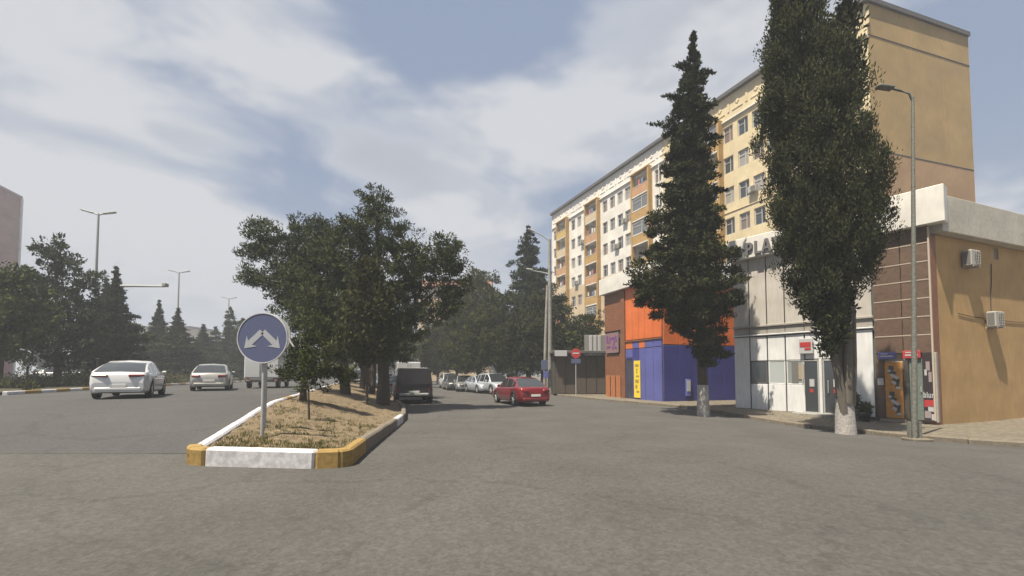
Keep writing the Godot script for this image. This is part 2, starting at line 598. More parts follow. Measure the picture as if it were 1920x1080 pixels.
# ------------------------------------------------------------------ foliage
class Leaves:
	var v := PackedVector3Array()
	var n := PackedVector3Array()
	var c := PackedColorArray()
	var ix := PackedInt32Array()
	var rng := RandomNumberGenerator.new()
	func _init(sd: int) -> void:
		rng.seed = sd
	func unit() -> Vector3:
		var z := rng.randf_range(-1.0, 1.0)
		var a := rng.randf() * TAU
		var r := sqrt(1.0 - z * z)
		return Vector3(r * cos(a), z, r * sin(a))
	# one tuft of leaf-sized faces in an ellipsoid
	func clump(at: Vector3, rad: Vector3, many: int, ll: float, lw: float, col: Color, lift: float = 0.3) -> void:
		for i in many:
			var d := unit()
			var p := at + d * rad * pow(rng.randf(), 0.38)
			var a := (d * 0.7 + unit() * 0.7 + Vector3(0, lift, 0)).normalized()
			var b := a.cross(unit()).normalized()
			var s := rng.randf_range(0.65, 1.3)
			var e := a * (ll * s)
			var w := b * (lw * s)
			var k := rng.randf_range(0.84, 1.18)
			var cc := Color(col.r * k, col.g * k, col.b * k * rng.randf_range(0.8, 1.1))
			var nn := a.cross(b)
			var o := v.size()
			v.append(p - e)
			v.append(p + w)
			v.append(p + e)
			v.append(p - w)
			for q in 4:
				n.append(nn)
				c.append(cc)
			ix.append(o)
			ix.append(o + 1)
			ix.append(o + 2)
			ix.append(o)
			ix.append(o + 2)
			ix.append(o + 3)
	func done() -> ArrayMesh:
		var arr := []
		arr.resize(Mesh.ARRAY_MAX)
		arr[Mesh.ARRAY_VERTEX] = v
		arr[Mesh.ARRAY_NORMAL] = n
		arr[Mesh.ARRAY_COLOR] = c
		arr[Mesh.ARRAY_INDEX] = ix
		var m := ArrayMesh.new()
		m.add_surface_from_arrays(Mesh.PRIMITIVE_TRIANGLES, arr)
		return m

func leaf_mat() -> StandardMaterial3D:
	if not M.has("leaf"):
		var m := mat("leaf", Color.WHITE, 0.9)
		m.vertex_color_use_as_albedo = true
		m.backlight_enabled = true
		m.backlight = Color(0.10, 0.12, 0.05)
		m.metallic_specular = 0.15
	return M.leaf

# profile rows: [height, radius, centre x, centre z]; tiers > 0 gathers clumps into layered boughs
func profile_crown(L: Leaves, prof: Array, clumps: int, per: int, rc: float, ll: float, lw: float, pal: Array, tier: float = 0.0, vs: float = 1.0, lift: float = 0.3, droop: float = 0.25) -> void:
	var h0: float = prof[0][0]
	var h1: float = prof[prof.size() - 1][0]
	var rmax := 0.0
	for p in prof:
		rmax = maxf(rmax, p[1])
	var made := 0
	var bough := {}
	while made < clumps:
		var h := L.rng.randf_range(h0, h1)
		var i := 0
		while i < prof.size() - 2 and prof[i + 1][0] < h:
			i += 1
		var t: float = clampf((h - prof[i][0]) / maxf(prof[i + 1][0] - prof[i][0], 0.001), 0.0, 1.0)
		var r: float = lerpf(prof[i][1], prof[i + 1][1], t)
		if L.rng.randf() > (r + 0.12 * rmax) / (1.12 * rmax):
			continue
		var ang := L.rng.randf() * TAU
		var rr := r * pow(L.rng.randf(), 0.42)
		var y := h
		if tier > 0.0:
			var lev := roundf(h / tier + 0.35 * sin(ang * 2.0 + h))
			var sector := int(ang / TAU * 7.0 + lev * 0.6)
			var key := lev * 100.0 + sector
			if not bough.has(key):
				bough[key] = L.rng.randf_range(0.45, 1.2)
			rr *= bough[key]
			y = lerpf(h, lev * tier, 0.5 * clampf(r / (0.45 * rmax), 0.0, 1.0)) - droop * rr + 0.12 * rr * rr / maxf(rmax, 0.5)
		else:
			rr *= 0.86 + 0.22 * noise_b.get_noise_3d(cos(ang) * 1.4 * 3.0, h * 1.1 * 3.0, sin(ang) * 1.4 * 3.0) * 2.0
		var at := Vector3(prof[i][2] + (prof[i + 1][2] - prof[i][2]) * t + cos(ang) * rr, y, prof[i][3] + (prof[i + 1][3] - prof[i][3]) * t + sin(ang) * rr)
		var s := rc * L.rng.randf_range(0.6, 1.35) * (0.32 + 0.68 * clampf(r / (0.5 * rmax), 0.0, 1.0))
		var col: Color = pal[0].lerp(pal[1], L.rng.randf())
		L.clump(at, Vector3(s, s * vs, s), int(per * (0.6 + 0.8 * L.rng.randf())), ll, lw, col, lift)
		made += 1

# crown of rounded lobes: [centre, radii]
func lobe_crown(L: Leaves, lobes: Array, density: float, per: int, rc: float, ll: float, lw: float, pal: Array, vs: float = 0.7, lift: float = 0.4) -> void:
	for lb in lobes:
		var c: Vector3 = lb[0]
		var r: Vector3 = lb[1]
		var area := 4.0 * PI * pow((pow(r.x * r.y, 1.6) + pow(r.x * r.z, 1.6) + pow(r.y * r.z, 1.6)) / 3.0, 1.0 / 1.6)
		var k := int(area * density)
		for i in k:
			var d := L.unit()
			var bump := 1.0 + 0.30 * noise_b.get_noise_3d(c.x * 7.0 + d.x * 9.0, c.y * 7.0 + d.y * 9.0, d.z * 9.0) * 2.0
			var f := pow(L.rng.randf(), 0.30) * bump
			var s := rc * L.rng.randf_range(0.55, 1.4)
			L.clump(c + d * r * f, Vector3(s, s * vs, s), int(per * L.rng.randf_range(0.6, 1.4)), ll, lw, pal[0].lerp(pal[1], L.rng.randf()), lift)

func trunk(parent: Node3D, path: Array, radii: Array, m: Material, white_to: float = 0.0) -> MeshInstance3D:
	var b := Build.new()
	b.tube(path, radii, 10)
	var t := put("trunk", b.done(), m, parent)
	if white_to > 0.0:
		var w := Build.new()
		var p0: Vector3 = path[0]
		var p1: Vector3 = path[1]
		var f := clampf(white_to / maxf(p1.y - p0.y, 0.01), 0.0, 1.0)
		w.tube([p0, p0.lerp(p1, f * 0.5), p0.lerp(p1, f)], [radii[0] + 0.015, lerpf(radii[0], radii[1], f * 0.5) + 0.012, lerpf(radii[0], radii[1], f) + 0.01], 12)
		put("whitewash_band", w.done(), M.whitewash, t)
	return t

func limbs(parent: Node3D, list: Array, m: Material) -> void:
	for l in list:
		var b := Build.new()
		var a: Vector3 = l[0]
		var c: Vector3 = l[1]
		var mid: Vector3 = a.lerp(c, 0.5) + Vector3(0, 0.08 * a.distance_to(c), 0)
		b.tube([a, mid, c], [l[2], l[2] * 0.7, l[2] * 0.3], 6)
		put("limb", b.done(), m, parent)

const GREEN_PINE := [Color(0.040, 0.049, 0.023), Color(0.068, 0.078, 0.036)]
const GREEN_CYP := [Color(0.030, 0.036, 0.019), Color(0.054, 0.059, 0.030)]
const GREEN_LEAF := [Color(0.047, 0.061, 0.022), Color(0.086, 0.094, 0.036)]
const GREEN_FAR := [Color(0.036, 0.045, 0.024), Color(0.061, 0.068, 0.036)]

func street_trees() -> void:
	# broad dark cypress by the shops
	var t := thing("cypress_tree", "tall dense cypress with whitewashed multi-stem trunk before the white shop", "tree", spot(9.6, 12.9, 0.1))
	var L := Leaves.new(101)
	var prof := [[2.9, 0.2, -0.42, 0.0], [3.4, 0.5, -0.40, 0.0], [4.0, 0.95, -0.38, 0.0], [5.0, 1.42, -0.38, 0.0], [6.2, 1.68, -0.36, 0.0], [7.4, 1.7, -0.42, 0.0], [9.0, 1.56, -0.6, 0.0], [10.5, 1.32, -0.78, 0.0], [11.6, 0.95, -1.05, 0.0], [13.0, 0.68, -1.15, 0.0], [14.6, 0.15, -1.15, 0.0]]
	profile_crown(L, prof, 1750, 108, 0.22, 0.046, 0.016, GREEN_CYP, 0.0, 1.7, 1.2)
	profile_crown(L, [[9.6, 0.5, 0.2, 0.1], [11.2, 0.4, 0.28, 0.1], [12.2, 0.26, 0.3, 0.1], [13.0, 0.06, 0.3, 0.1]], 70, 50, 0.26, 0.08, 0.033, GREEN_CYP, 0.0, 1.6, 1.0)
	profile_crown(L, [[2.2, 0.1, -0.55, 0.25], [2.7, 0.34, -0.55, 0.2], [3.4, 0.5, -0.5, 0.2], [4.2, 0.45, -0.45, 0.1]], 60, 50, 0.22, 0.08, 0.033, GREEN_CYP, 0.0, 1.5, 0.9)
	L.clump(Vector3(-1.25, 3.55, 0.3), Vector3(0.22, 0.3, 0.22), 160, 0.08, 0.033, GREEN_CYP[0], 0.4)
	L.clump(Vector3(-1.05, 3.9, 0.3), Vector3(0.3, 0.4, 0.3), 260, 0.08, 0.033, GREEN_CYP[0], 0.6)
	L.clump(Vector3(-1.75, 9.7, 0.0), Vector3(0.3, 0.5, 0.3), 260, 0.08, 0.033, GREEN_CYP[0], 0.6)
	put("crown", L.done(), leaf_mat(), t)
	trunk(t, [Vector3(0.0, -0.1, 0), Vector3(-0.03, 1.0, 0), Vector3(-0.12, 2.0, 0), Vector3(-0.3, 4.5, 0), Vector3(-0.5, 9, 0), Vector3(-0.8, 12, 0)], [0.25, 0.2, 0.17, 0.13, 0.1, 0.05], M.bark_pale, 1.02)
	for q in [[[Vector3(-0.1, 0.5, 0.1), Vector3(-0.3, 1.7, 0.16), Vector3(-0.62, 3.2, 0.2), Vector3(-0.75, 5.0, 0.1)], [0.12, 0.11, 0.08, 0.05]], [[Vector3(0.1, 0.7, 0.05), Vector3(0.16, 2.0, 0.1), Vector3(0.2, 3.4, 0.1), Vector3(0.1, 5.5, 0.0)], [0.14, 0.12, 0.1, 0.05]], [[Vector3(-0.02, 0.8, 0.16), Vector3(-0.06, 2.0, 0.24), Vector3(0.0, 3.6, 0.25), Vector3(0.0, 5.5, 0.1)], [0.12, 0.11, 0.09, 0.05]]]:
		var b := Build.new()
		b.tube(q[0], q[1], 8)
		put("limb", b.done(), M.bark_pale, t)

	# tapering conifer on the kerb
	t = thing("conifer_tree", "pointed dark conifer with whitewashed trunk foot before the orange and blue shop", "tree", spot(7.62, 17.85, 0.08))
	L = Leaves.new(202)
	prof = [[3.0, 0.5, -0.1, 0.0], [3.4, 1.0, -0.3, 0.0], [4.0, 1.65, -0.45, 0.0], [4.9, 2.3, -0.6, 0.0], [5.8, 2.15, -0.55, 0.0], [7.0, 1.55, -0.5, 0.0], [8.6, 1.2, -0.45, 0.0], [10.2, 0.9, -0.35, 0.0], [12.0, 0.82, -0.3, 0.0], [13.4, 0.52, -0.2, 0.0], [14.4, 0.26, -0.15, 0.0], [15.7, 0.03, -0.1, 0.0]]
	profile_crown(L, prof, 1050, 80, 0.27, 0.075, 0.026, GREEN_CYP, 0.62, 0.62, 0.3, 0.02)
	profile_crown(L, [[3.2, 0.9, -0.2, 0.0], [5.0, 1.5, -0.4, 0.0], [8.0, 0.8, -0.4, 0.0], [12.5, 0.2, -0.2, 0.0], [14.5, 0.04, -0.1, 0.0]], 330, 80, 0.32, 0.075, 0.026, GREEN_CYP, 0.0, 1.0)
	profile_crown(L, [[2.05, 0.3, 0.12, 0.3], [2.6, 0.88, 0.15, 0.3], [3.3, 0.6, 0.1, 0.2]], 44, 50, 0.26, 0.09, 0.04, GREEN_CYP, 0.5, 0.7)
	# boughs that stick out of the outline
	for q in [[-1.6, 11.7, -1, 1.0], [-1.2, 12.9, -1, 0.6], [0.45, 13.9, 1, 0.45], [-2.7, 5.1, -1, 0.9], [-0.75, 14.2, -1, 0.35], [1.15, 6.6, 1, 0.6], [1.7, 5.4, 1, 0.7], [0.75, 11.2, 1, 0.5], [-1.5, 9.2, -1, 0.6], [0.9, 9.0, 1, 0.5], [-2.2, 6.4, -1, 0.5], [-1.0, 10.4, -1, 0.5], [1.45, 4.4, 1, 0.5]]:
		for k in 7:
			var f := k / 6.0
			var reach: float = q[3]
			var w := 0.20 * (1.0 - f) + 0.05
			L.clump(Vector3(q[0] + q[2] * (f - 0.6) * reach, q[1] + 0.10 * f * f * reach, 0.1 + 0.05 * sin(k * 2.0)), Vector3(0.16, w * 0.7, w), int(70 * (1.15 - f)), 0.07, 0.024, GREEN_CYP[0], 0.2)
	put("crown", L.done(), leaf_mat(), t)
	trunk(t, [Vector3(0, -0.1, 0), Vector3(0, 1.3, 0), Vector3(-0.05, 3.0, 0), Vector3(-0.3, 9, 0), Vector3(-0.1, 15.3, 0)], [0.23, 0.19, 0.17, 0.1, 0.02], M.bark, 1.25)
	limbs(t, [[Vector3(-0.05, 2.2, 0), Vector3(0.9, 2.5, 0.4), 0.05], [Vector3(-0.05, 3.0, 0), Vector3(-1.8, 4.2, 0.3), 0.06], [Vector3(-0.05, 3.3, 0), Vector3(1.1, 4.3, 0.3), 0.05]], M.bark)

func median_trees() -> void:
	# the great pine, trunk beside the jeep
	var t := thing("pine_tree", "large spreading pine with thick dark trunk on the median beside the black jeep", "tree", spot(-5.85, 20.3, 0.12))
	var L := Leaves.new(303)
	var lobes := [
		[Vector3(-0.3, 5.4, 0), Vector3(2.2, 2.2, 2.2)], [Vector3(-0.2, 7.7, 0.2), Vector3(1.5, 1.4, 1.5)], [Vector3(-0.45, 9.1, 0), Vector3(0.7, 0.85, 0.8)],
		[Vector3(1.5, 6.2, 0.3), Vector3(1.1, 1.2, 1.2)], [Vector3(2.3, 6.8, 0.2), Vector3(1.15, 0.95, 1.1)], [Vector3(3.05, 6.9, 0.1), Vector3(0.65, 0.7, 0.7)], [Vector3(3.1, 5.7, 0), Vector3(0.85, 1.2, 1.0)], [Vector3(2.5, 4.6, 0.1), Vector3(0.95, 0.85, 1.0)],
		[Vector3(-2.2, 6.4, 0.2), Vector3(1.4, 1.2, 1.4)], [Vector3(-2.0, 4.5, 0.6), Vector3(1.9, 1.5, 1.6)], [Vector3(0.8, 3.9, 0.4), Vector3(1.6, 1.1, 1.4)], [Vector3(-1.6, 8.0, 0), Vector3(0.7, 0.6, 0.7)], [Vector3(-0.6, 3.5, 0.4), Vector3(1.5, 0.8, 1.3)], [Vector3(-2.9, 3.6, 0.2), Vector3(1.2, 0.8, 1.2)]]
	lobe_crown(L, lobes, 4.4, 60, 0.33, 0.085, 0.024, GREEN_PINE)
	put("crown", L.done(), leaf_mat(), t)
	trunk(t, [Vector3(0, -0.1, 0), Vector3(0.02, 1.2, 0), Vector3(-0.1, 3.0, 0), Vector3(-0.3, 6.0, 0), Vector3(-0.4, 8.6, 0)], [0.34, 0.25, 0.22, 0.15, 0.05], M.bark)
	limbs(t, [[Vector3(-0.1, 2.6, 0), Vector3(2.4, 5.2, 0.1), 0.14], [Vector3(-0.1, 2.8, 0), Vector3(-2.2, 5.4, 0.2), 0.14], [Vector3(-0.15, 3.6, 0), Vector3(1.6, 6.4, 0.3), 0.1], [Vector3(-0.1, 2.2, 0), Vector3(-1.6, 3.6, 0.6), 0.1]], M.bark)
	# leaning pine with the flat windswept side
	t = thing("pine_tree", "windswept pine leaning out over the carriageway behind the blue sign", "tree", spot(-8.0, 21.5, 0.12))
	L = Leaves.new(404)
	lobes = [
		[Vector3(-3.2, 7.0, 0), Vector3(1.4, 1.0, 1.3)], [Vector3(-4.1, 7.9, 0.1), Vector3(0.8, 0.75, 0.8)], [Vector3(-4.3, 6.9, 0.1), Vector3(0.75, 0.55, 0.8)], [Vector3(-3.0, 5.5, 0.2), Vector3(1.5, 0.9, 1.3)], [Vector3(-4.2, 5.55, 0.2), Vector3(0.9, 0.45, 0.8)],
		[Vector3(-1.5, 7.2, 0), Vector3(1.5, 1.1, 1.3)], [Vector3(-1.9, 8.2, 0), Vector3(0.9, 0.6, 0.8)], [Vector3(-1.6, 5.4, 0.3), Vector3(1.7, 1.3, 1.5)], [Vector3(-2.2, 4.2, 0.2), Vector3(1.3, 0.8, 1.2)], [Vector3(-0.4, 4.2, 0.2), Vector3(1.5, 1.4, 1.4)], [Vector3(-0.5, 7.9, 0), Vector3(0.7, 0.6, 0.7)], [Vector3(-1.4, 3.5, 0.3), Vector3(1.2, 0.8, 1.1)]]
	lobe_crown(L, lobes, 4.4, 60, 0.33, 0.085, 0.024, [Color(0.043, 0.054, 0.027), Color(0.075, 0.086, 0.042)])
	put("crown", L.done(), leaf_mat(), t)
	trunk(t, [Vector3(0, -0.1, 0), Vector3(-0.1, 1.5, 0), Vector3(-0.6, 3.4, 0), Vector3(-1.6, 6.0, 0), Vector3(-2.2, 7.6, 0)], [0.26, 0.2, 0.17, 0.11, 0.04], M.bark)
	limbs(t, [[Vector3(-0.6, 3.4, 0), Vector3(-3.4, 6.6, 0.1), 0.1], [Vector3(-0.4, 2.8, 0), Vector3(-2.6, 4.6, 0.2), 0.09], [Vector3(-0.5, 3.2, 0), Vector3(0.2, 6.0, 0.1), 0.08]], M.bark)
	# young rounded-cone cypress standing before them
	t = thing("young_cypress_tree", "blunt cone-shaped young cypress standing in front of the spreading pine", "tree", spot(-5.9, 18.2, 0.12))
	L = Leaves.new(505)
	profile_crown(L, [[1.9, 0.6, 0, 0], [2.4, 1.15, 0, 0], [3.2, 1.3, 0, 0], [4.3, 1.0, 0, 0], [5.3, 0.62, 0, 0], [5.9, 0.2, 0, 0]], 300, 50, 0.34, 0.09, 0.035, [Color(0.04, 0.043, 0.02), Color(0.062, 0.066, 0.031)], 0.0, 1.3, 0.8)
	put("crown", L.done(), leaf_mat(), t)
	trunk(t, [Vector3(0, -0.1, 0), Vector3(0, 1.5, 0), Vector3(0, 5.0, 0)], [0.06, 0.05, 0.02], M.bark)
	# low bushy pine beside the sign
	t = thing("bushy_pine_tree", "low bushy young pine growing just behind the blue sign", "tree", spot(-6.5, 13.9, 0.12))
	L = Leaves.new(606)
	lobe_crown(L, [[Vector3(0.2, 1.05, 0), Vector3(1.0, 0.62, 0.9)], [Vector3(0.85, 1.15, 0.1), Vector3(0.7, 0.55, 0.7)], [Vector3(0.4, 1.75, 0), Vector3(0.85, 0.55, 0.8)], [Vector3(-0.3, 1.6, 0), Vector3(0.5, 0.42, 0.5)], [Vector3(0.35, 2.35, 0), Vector3(0.5, 0.42, 0.45)], [Vector3(1.25, 0.85, 0), Vector3(0.35, 0.28, 0.3)]], 8.0, 44, 0.2, 0.07, 0.018, GREEN_PINE)
	put("crown", L.done(), leaf_mat(), t)
	trunk(t, [Vector3(0, -0.1, 0), Vector3(0.02, 0.45, 0), Vector3(0.1, 2.0, 0)], [0.13, 0.09, 0.03], M.bark, 0.0)
	# sapling
	t = thing("sapling", "thin bare-stemmed sapling on the dry soil near the blue sign", "tree", spot(-4.75, 10.5, 0.12))
	L = Leaves.new(707)
	for q in 7:
		L.clump(Vector3(-0.1 + 0.1 * sin(q * 2.1), 0.95 + 0.12 * q, 0.1 * cos(q * 1.7)), Vector3(0.14, 0.1, 0.14), 46, 0.05, 0.02, GREEN_LEAF[0], 0.4)
	put("crown", L.done(), leaf_mat(), t)
	trunk(t, [Vector3(0, -0.1, 0), Vector3(-0.03, 0.6, 0), Vector3(-0.1, 1.2, 0), Vector3(-0.1, 1.7, 0)], [0.028, 0.022, 0.016, 0.008], M.bark)
	# more trees down the island
	var spots := [[-9.1, 29.0, 7.0, 2.7, "pine on the median behind the spreading pine, forked trunk in the shade"], [-11.4, 34.0, 7.5, 3.0, "dark pine further down the median between the two roads"], [-14.2, 44.0, 8.5, 3.6, "distant round-headed pine on the median, far down the street"]]
	var i := 0
	for s in spots:
		t = thing("median_pine_tree", s[4], "tree", spot(s[0], s[1], 0.1))
		L = Leaves.new(800 + i)
		var r: float = s[3]
		var h: float = s[2]
		lobe_crown(L, [[Vector3(0, h * 0.6, 0), Vector3(r, h * 0.28, r)], [Vector3(r * 0.6, h * 0.45, 0), Vector3(r * 0.6, h * 0.2, r * 0.6)], [Vector3(-r * 0.6, h * 0.5, 0), Vector3(r * 0.6, h * 0.22, r * 0.6)], [Vector3(0, h * 0.85, 0), Vector3(r * 0.5, h * 0.16, r * 0.5)]], 1.5, 34, 0.5, 0.16, 0.06, GREEN_PINE)
		put("crown", L.done(), leaf_mat(), t)
		trunk(t, [Vector3(0, -0.1, 0), Vector3(0.1, 1.6, 0), Vector3(0, h * 0.7, 0)], [0.22, 0.18, 0.07], M.bark)
		limbs(t, [[Vector3(0.08, 1.2, 0), Vector3(-0.9, 3.2, 0), 0.12]], M.bark)
		i += 1

func far_trees() -> void:
	# left of the carriageway
	var t := thing("broadleaf_tree", "dark round broadleaf tree at the edge of the verge near the pink block", "tree", spot(-29.4, 25.5, 0.1))
	var L := Leaves.new(900)
	lobe_crown(L, [[Vector3(0, 4.6, 0), Vector3(2.2, 2.2, 2.2)], [Vector3(-1.4, 5.8, 0), Vector3(1.6, 1.4, 1.6)], [Vector3(1.3, 3.6, 0.4), Vector3(1.7, 1.7, 1.6)], [Vector3(-1.0, 2.6, 0.5), Vector3(2.2, 1.5, 1.8)], [Vector3(0.9, 6.0, 0), Vector3(1.1, 0.9, 1.1)]], 2.0, 36, 0.45, 0.13, 0.06, GREEN_LEAF)
	put("crown", L.done(), leaf_mat(), t)
	trunk(t, [Vector3(0, -0.1, 0), Vector3(0.1, 1.5, 0), Vector3(0, 4.5, 0)], [0.22, 0.17, 0.07], M.bark)
	t = thing("open_pine_tree", "tall open-crowned pine with two heads standing behind the left verge", "tree", spot(-30.6, 30.0, 0.1))
	L = Leaves.new(901)
	lobe_crown(L, [[Vector3(-0.6, 9.0, 0), Vector3(1.1, 1.0, 1.0)], [Vector3(0.0, 8.3, 0), Vector3(1.3, 0.8, 1.1)], [Vector3(1.7, 7.2, 0), Vector3(0.9, 1.0, 0.9)], [Vector3(-1.6, 7.0, 0), Vector3(0.9, 0.7, 0.9)], [Vector3(-0.6, 6.4, 0), Vector3(1.4, 1.2, 1.3)], [Vector3(0.9, 5.2, 0), Vector3(2.0, 1.6, 1.6)], [Vector3(-0.8, 4.2, 0), Vector3(2.1, 1.7, 1.7)], [Vector3(0.4, 2.6, 0.3), Vector3(2.5, 1.3, 1.9)], [Vector3(2.3, 3.6, 0.2), Vector3(1.2, 1.4, 1.2)]], 2.3, 36, 0.4, 0.13, 0.05, GREEN_FAR)
	put("crown", L.done(), leaf_mat(), t)
	trunk(t, [Vector3(0, -0.1, 0), Vector3(0.1, 2.0, 0), Vector3(-0.4, 8.2, 0)], [0.24, 0.19, 0.06], M.bark)
	# layered conifer prototype, then its brothers
	var proto := thing("layered_conifer_tree", "ragged layered conifer with spiky top behind the white fastback car", "tree", spot(-30.6, 34.0, 0.1))
	L = Leaves.new(902)
	profile_crown(L, [[0.7, 1.9, 0, 0], [2.0, 2.6, 0, 0], [4.0, 2.3, 0, 0], [5.6, 1.35, 0.1, 0], [6.8, 0.6, 0.2, 0], [9.0, 0.05, 0.2, 0]], 680, 44, 0.36, 0.12, 0.036, GREEN_FAR, 0.75, 0.5, 0.25, 0.16)
	profile_crown(L, [[0.9, 1.2, 0, 0], [4.0, 1.3, 0, 0], [7.4, 0.3, 0.1, 0]], 120, 38, 0.5, 0.15, 0.06, GREEN_FAR)
	put("crown", L.done(), leaf_mat(), proto)
	trunk(proto, [Vector3(0, -0.1, 0), Vector3(0.03, 1.2, 0), Vector3(0.1, 8.0, 0)], [0.2, 0.17, 0.03], M.bark)
	dup(proto, "broad layered conifer left of the ragged spiky one, under the mast arm", spot(-34.9, 38.0, 0.1), 130.0, Vector3(1.05, 1.0, 1.05))
	dup(proto, "pale hazy conifer with a single thin spire, left of the middle street lamp", spot(-40.0, 50.0, 0.1), 70.0, Vector3(0.95, 1.02, 0.95))
	dup(proto, "spreading layered conifer at the foot of the middle street lamp", spot(-36.6, 49.0, 0.1), 220.0, Vector3(1.15, 0.9, 1.15))
	dup(proto, "low wide conifer between the middle lamp and the silver saloon", spot(-41.6, 60.0, 0.1), 300.0, Vector3(1.25, 0.84, 1.25))
	dup(proto, "far conifer behind the lowest lamp, its top leaning over the trees", spot(-46.0, 72.0, 0.1), 20.0, Vector3(1.3, 1.0, 1.3))
	var spire := thing("spire_cypress_tree", "slender spire-shaped cypress standing left of the white box truck", "tree", spot(-39.4, 62.0, 0.1))
	L = Leaves.new(903)
	profile_crown(L, [[0.5, 1.2, 0, 0], [3.0, 1.6, 0, 0], [6.0, 1.1, 0, 0], [8.5, 0.6, 0, 0], [10.4, 0.08, 0, 0]], 340, 40, 0.38, 0.13, 0.04, GREEN_FAR, 0.9, 0.8, 0.5, 0.1)
	put("crown", L.done(), leaf_mat(), spire)
	trunk(spire, [Vector3(0, -0.1, 0), Vector3(0, 9.0, 0)], [0.18, 0.03], M.bark)
	dup(spire, "shorter spire cypress just left of the slender one", spot(-42.6, 64.0, 0.1), 90.0, Vector3(1.1, 0.75, 1.1))
	dup(spire, "spire cypress showing behind the blue sign's left edge", spot(-36.4, 60.0, 0.1), 200.0, Vector3(1.2, 0.82, 1.2))
	# right hand of the side street
	t = thing("fir_tree", "pointed fir rising above the street trees beside the concrete lamp post", "tree", spot(1.6, 43.0, 0.1))
	L = Leaves.new(904)
	profile_crown(L, [[4.0, 3.6, 0, 0], [7.0, 3.3, 0.3, 0], [9.5, 2.5, 0.2, 0], [12.0, 1.7, 0.0, 0], [14.0, 0.9, 0, 0], [15.8, 0.08, 0, 0]], 620, 46, 0.46, 0.14, 0.045, [Color(0.03, 0.04, 0.025), Color(0.05, 0.061, 0.036)], 1.25, 0.6, 0.3, 0.05)
	profile_crown(L, [[4.0, 2.2, 0, 0], [9.0, 1.6, 0.2, 0], [14.0, 0.3, 0, 0]], 170, 42, 0.6, 0.17, 0.06, [Color(0.03, 0.04, 0.025), Color(0.05, 0.061, 0.036)])
	put("crown", L.done(), leaf_mat(), t)
	trunk(t, [Vector3(0, -0.1, 0), Vector3(0, 3.0, 0), Vector3(0, 14.5, 0)], [0.3, 0.24, 0.04], M.bark)
	var rt := [
		[2.6, 38.5, 9.0, 3.4, "dense leafy street tree directly behind the concrete lamp post"],
		[-1.3, 41.0, 9.4, 3.3, "wide leafy street tree overhanging the silver parked car"],
		[-3.6, 47.0, 12.6, 3.4, "tall airy poplar-like tree left of the fir, over the grey parked car"],
		[-6.6, 53.0, 9.6, 3.6, "yellow-green bushy tree over the furthest parked car"],
		[-11.0, 66.0, 9.5, 4.0, "pale leafy tree at the far bend of the side street"],
		[5.6, 36.5, 6.6, 2.5, "dark leafy tree shading the kiosk beside the lamp post"]]
	var i := 0
	for s in rt:
		t = thing("street_tree", s[4], "tree", spot(s[0], s[1], 0.1))
		L = Leaves.new(920 + i)
		var h: float = s[2]
		var r: float = s[3]
		var lob := [[Vector3(0, h * 0.5, 0), Vector3(r, h * 0.3, r)], [Vector3(r * 0.55, h * 0.38, 0.4), Vector3(r * 0.7, h * 0.2, r * 0.7)], [Vector3(-r * 0.55, h * 0.36, 0.4), Vector3(r * 0.7, h * 0.2, r * 0.7)], [Vector3(r * 0.15, h * 0.78, 0), Vector3(r * 0.6, h * 0.2, r * 0.6)], [Vector3(-r * 0.4, h * 0.62, 0.2), Vector3(r * 0.6, h * 0.2, r * 0.6)]]
		if i == 2:
			lob.append([Vector3(-0.4, h * 0.93, 0), Vector3(1.1, 0.8, 1.1)])
		var warm := 1.0 + 0.15 * (i % 3)
		lobe_crown(L, lob, 2.3, 40, 0.46, 0.13, 0.055, [Color(0.028 * warm, 0.034 * warm, 0.015), Color(0.05 * warm, 0.055 * warm, 0.023)])
		put("crown", L.done(), leaf_mat(), t)
		trunk(t, [Vector3(0, -0.1, 0), Vector3(0.05, 1.4, 0), Vector3(0, h * 0.5, 0)], [0.2, 0.16, 0.08], M.bark, 1.1)
		limbs(t, [[Vector3(0.03, 1.6, 0), Vector3(r * 0.5, h * 0.4, 0.2), 0.1], [Vector3(0.03, 1.7, 0), Vector3(-r * 0.5, h * 0.4, 0.2), 0.1]], M.bark)
		i += 1
	# distant woods closing both roads, one mass
	L = Leaves.new(990)
	for k in 46:
		var f := k / 45.0
		var at := Vector3(lerpf(-120.0, 8.0, f), 0.2, lerpf(-92.0, -150.0, f) + 12.0 * sin(k * 1.7))
		var hh := 5.5 + 2.5 * sin(k * 2.3) + 1.5 * sin(k * 0.9)
		lobe_crown(L, [[at + Vector3(0, hh * 0.5, 0), Vector3(3.6, hh * 0.5, 3.0)]], 0.42, 30, 0.9, 0.32, 0.14, GREEN_FAR)
	var tl := put("treeline", L.done(), leaf_mat())
	kind(tl, "stuff")
	tl.set_meta("label", "distant hazy line of trees closing the roads")
	# low shrubs on the verge behind the painted kerb
	L = Leaves.new(991)
	for k in 90:
		var d := 22.0 + 26.0 * fmod(k * 0.618, 1.0)
		var x := xf(d) - 1.2 - 5.0 * fmod(k * 0.377, 1.0)
		var s := 0.3 + 0.35 * fmod(k * 0.77, 1.0)
		L.clump(spot(x, d, 0.12 + s * 0.6), Vector3(s * 1.5, s, s * 1.2), 190, 0.09, 0.03, Color(0.07, 0.074, 0.032).lerp(Color(0.12, 0.115, 0.065), fmod(k * 0.31, 1.0)), 0.6)
	var sh := put("verge_undergrowth", L.done(), leaf_mat())
	kind(sh, "stuff")
	sh.set_meta("label", "low dry shrubs and grass behind the painted kerb")
	# thin dry grass on the island
	L = Leaves.new(992)
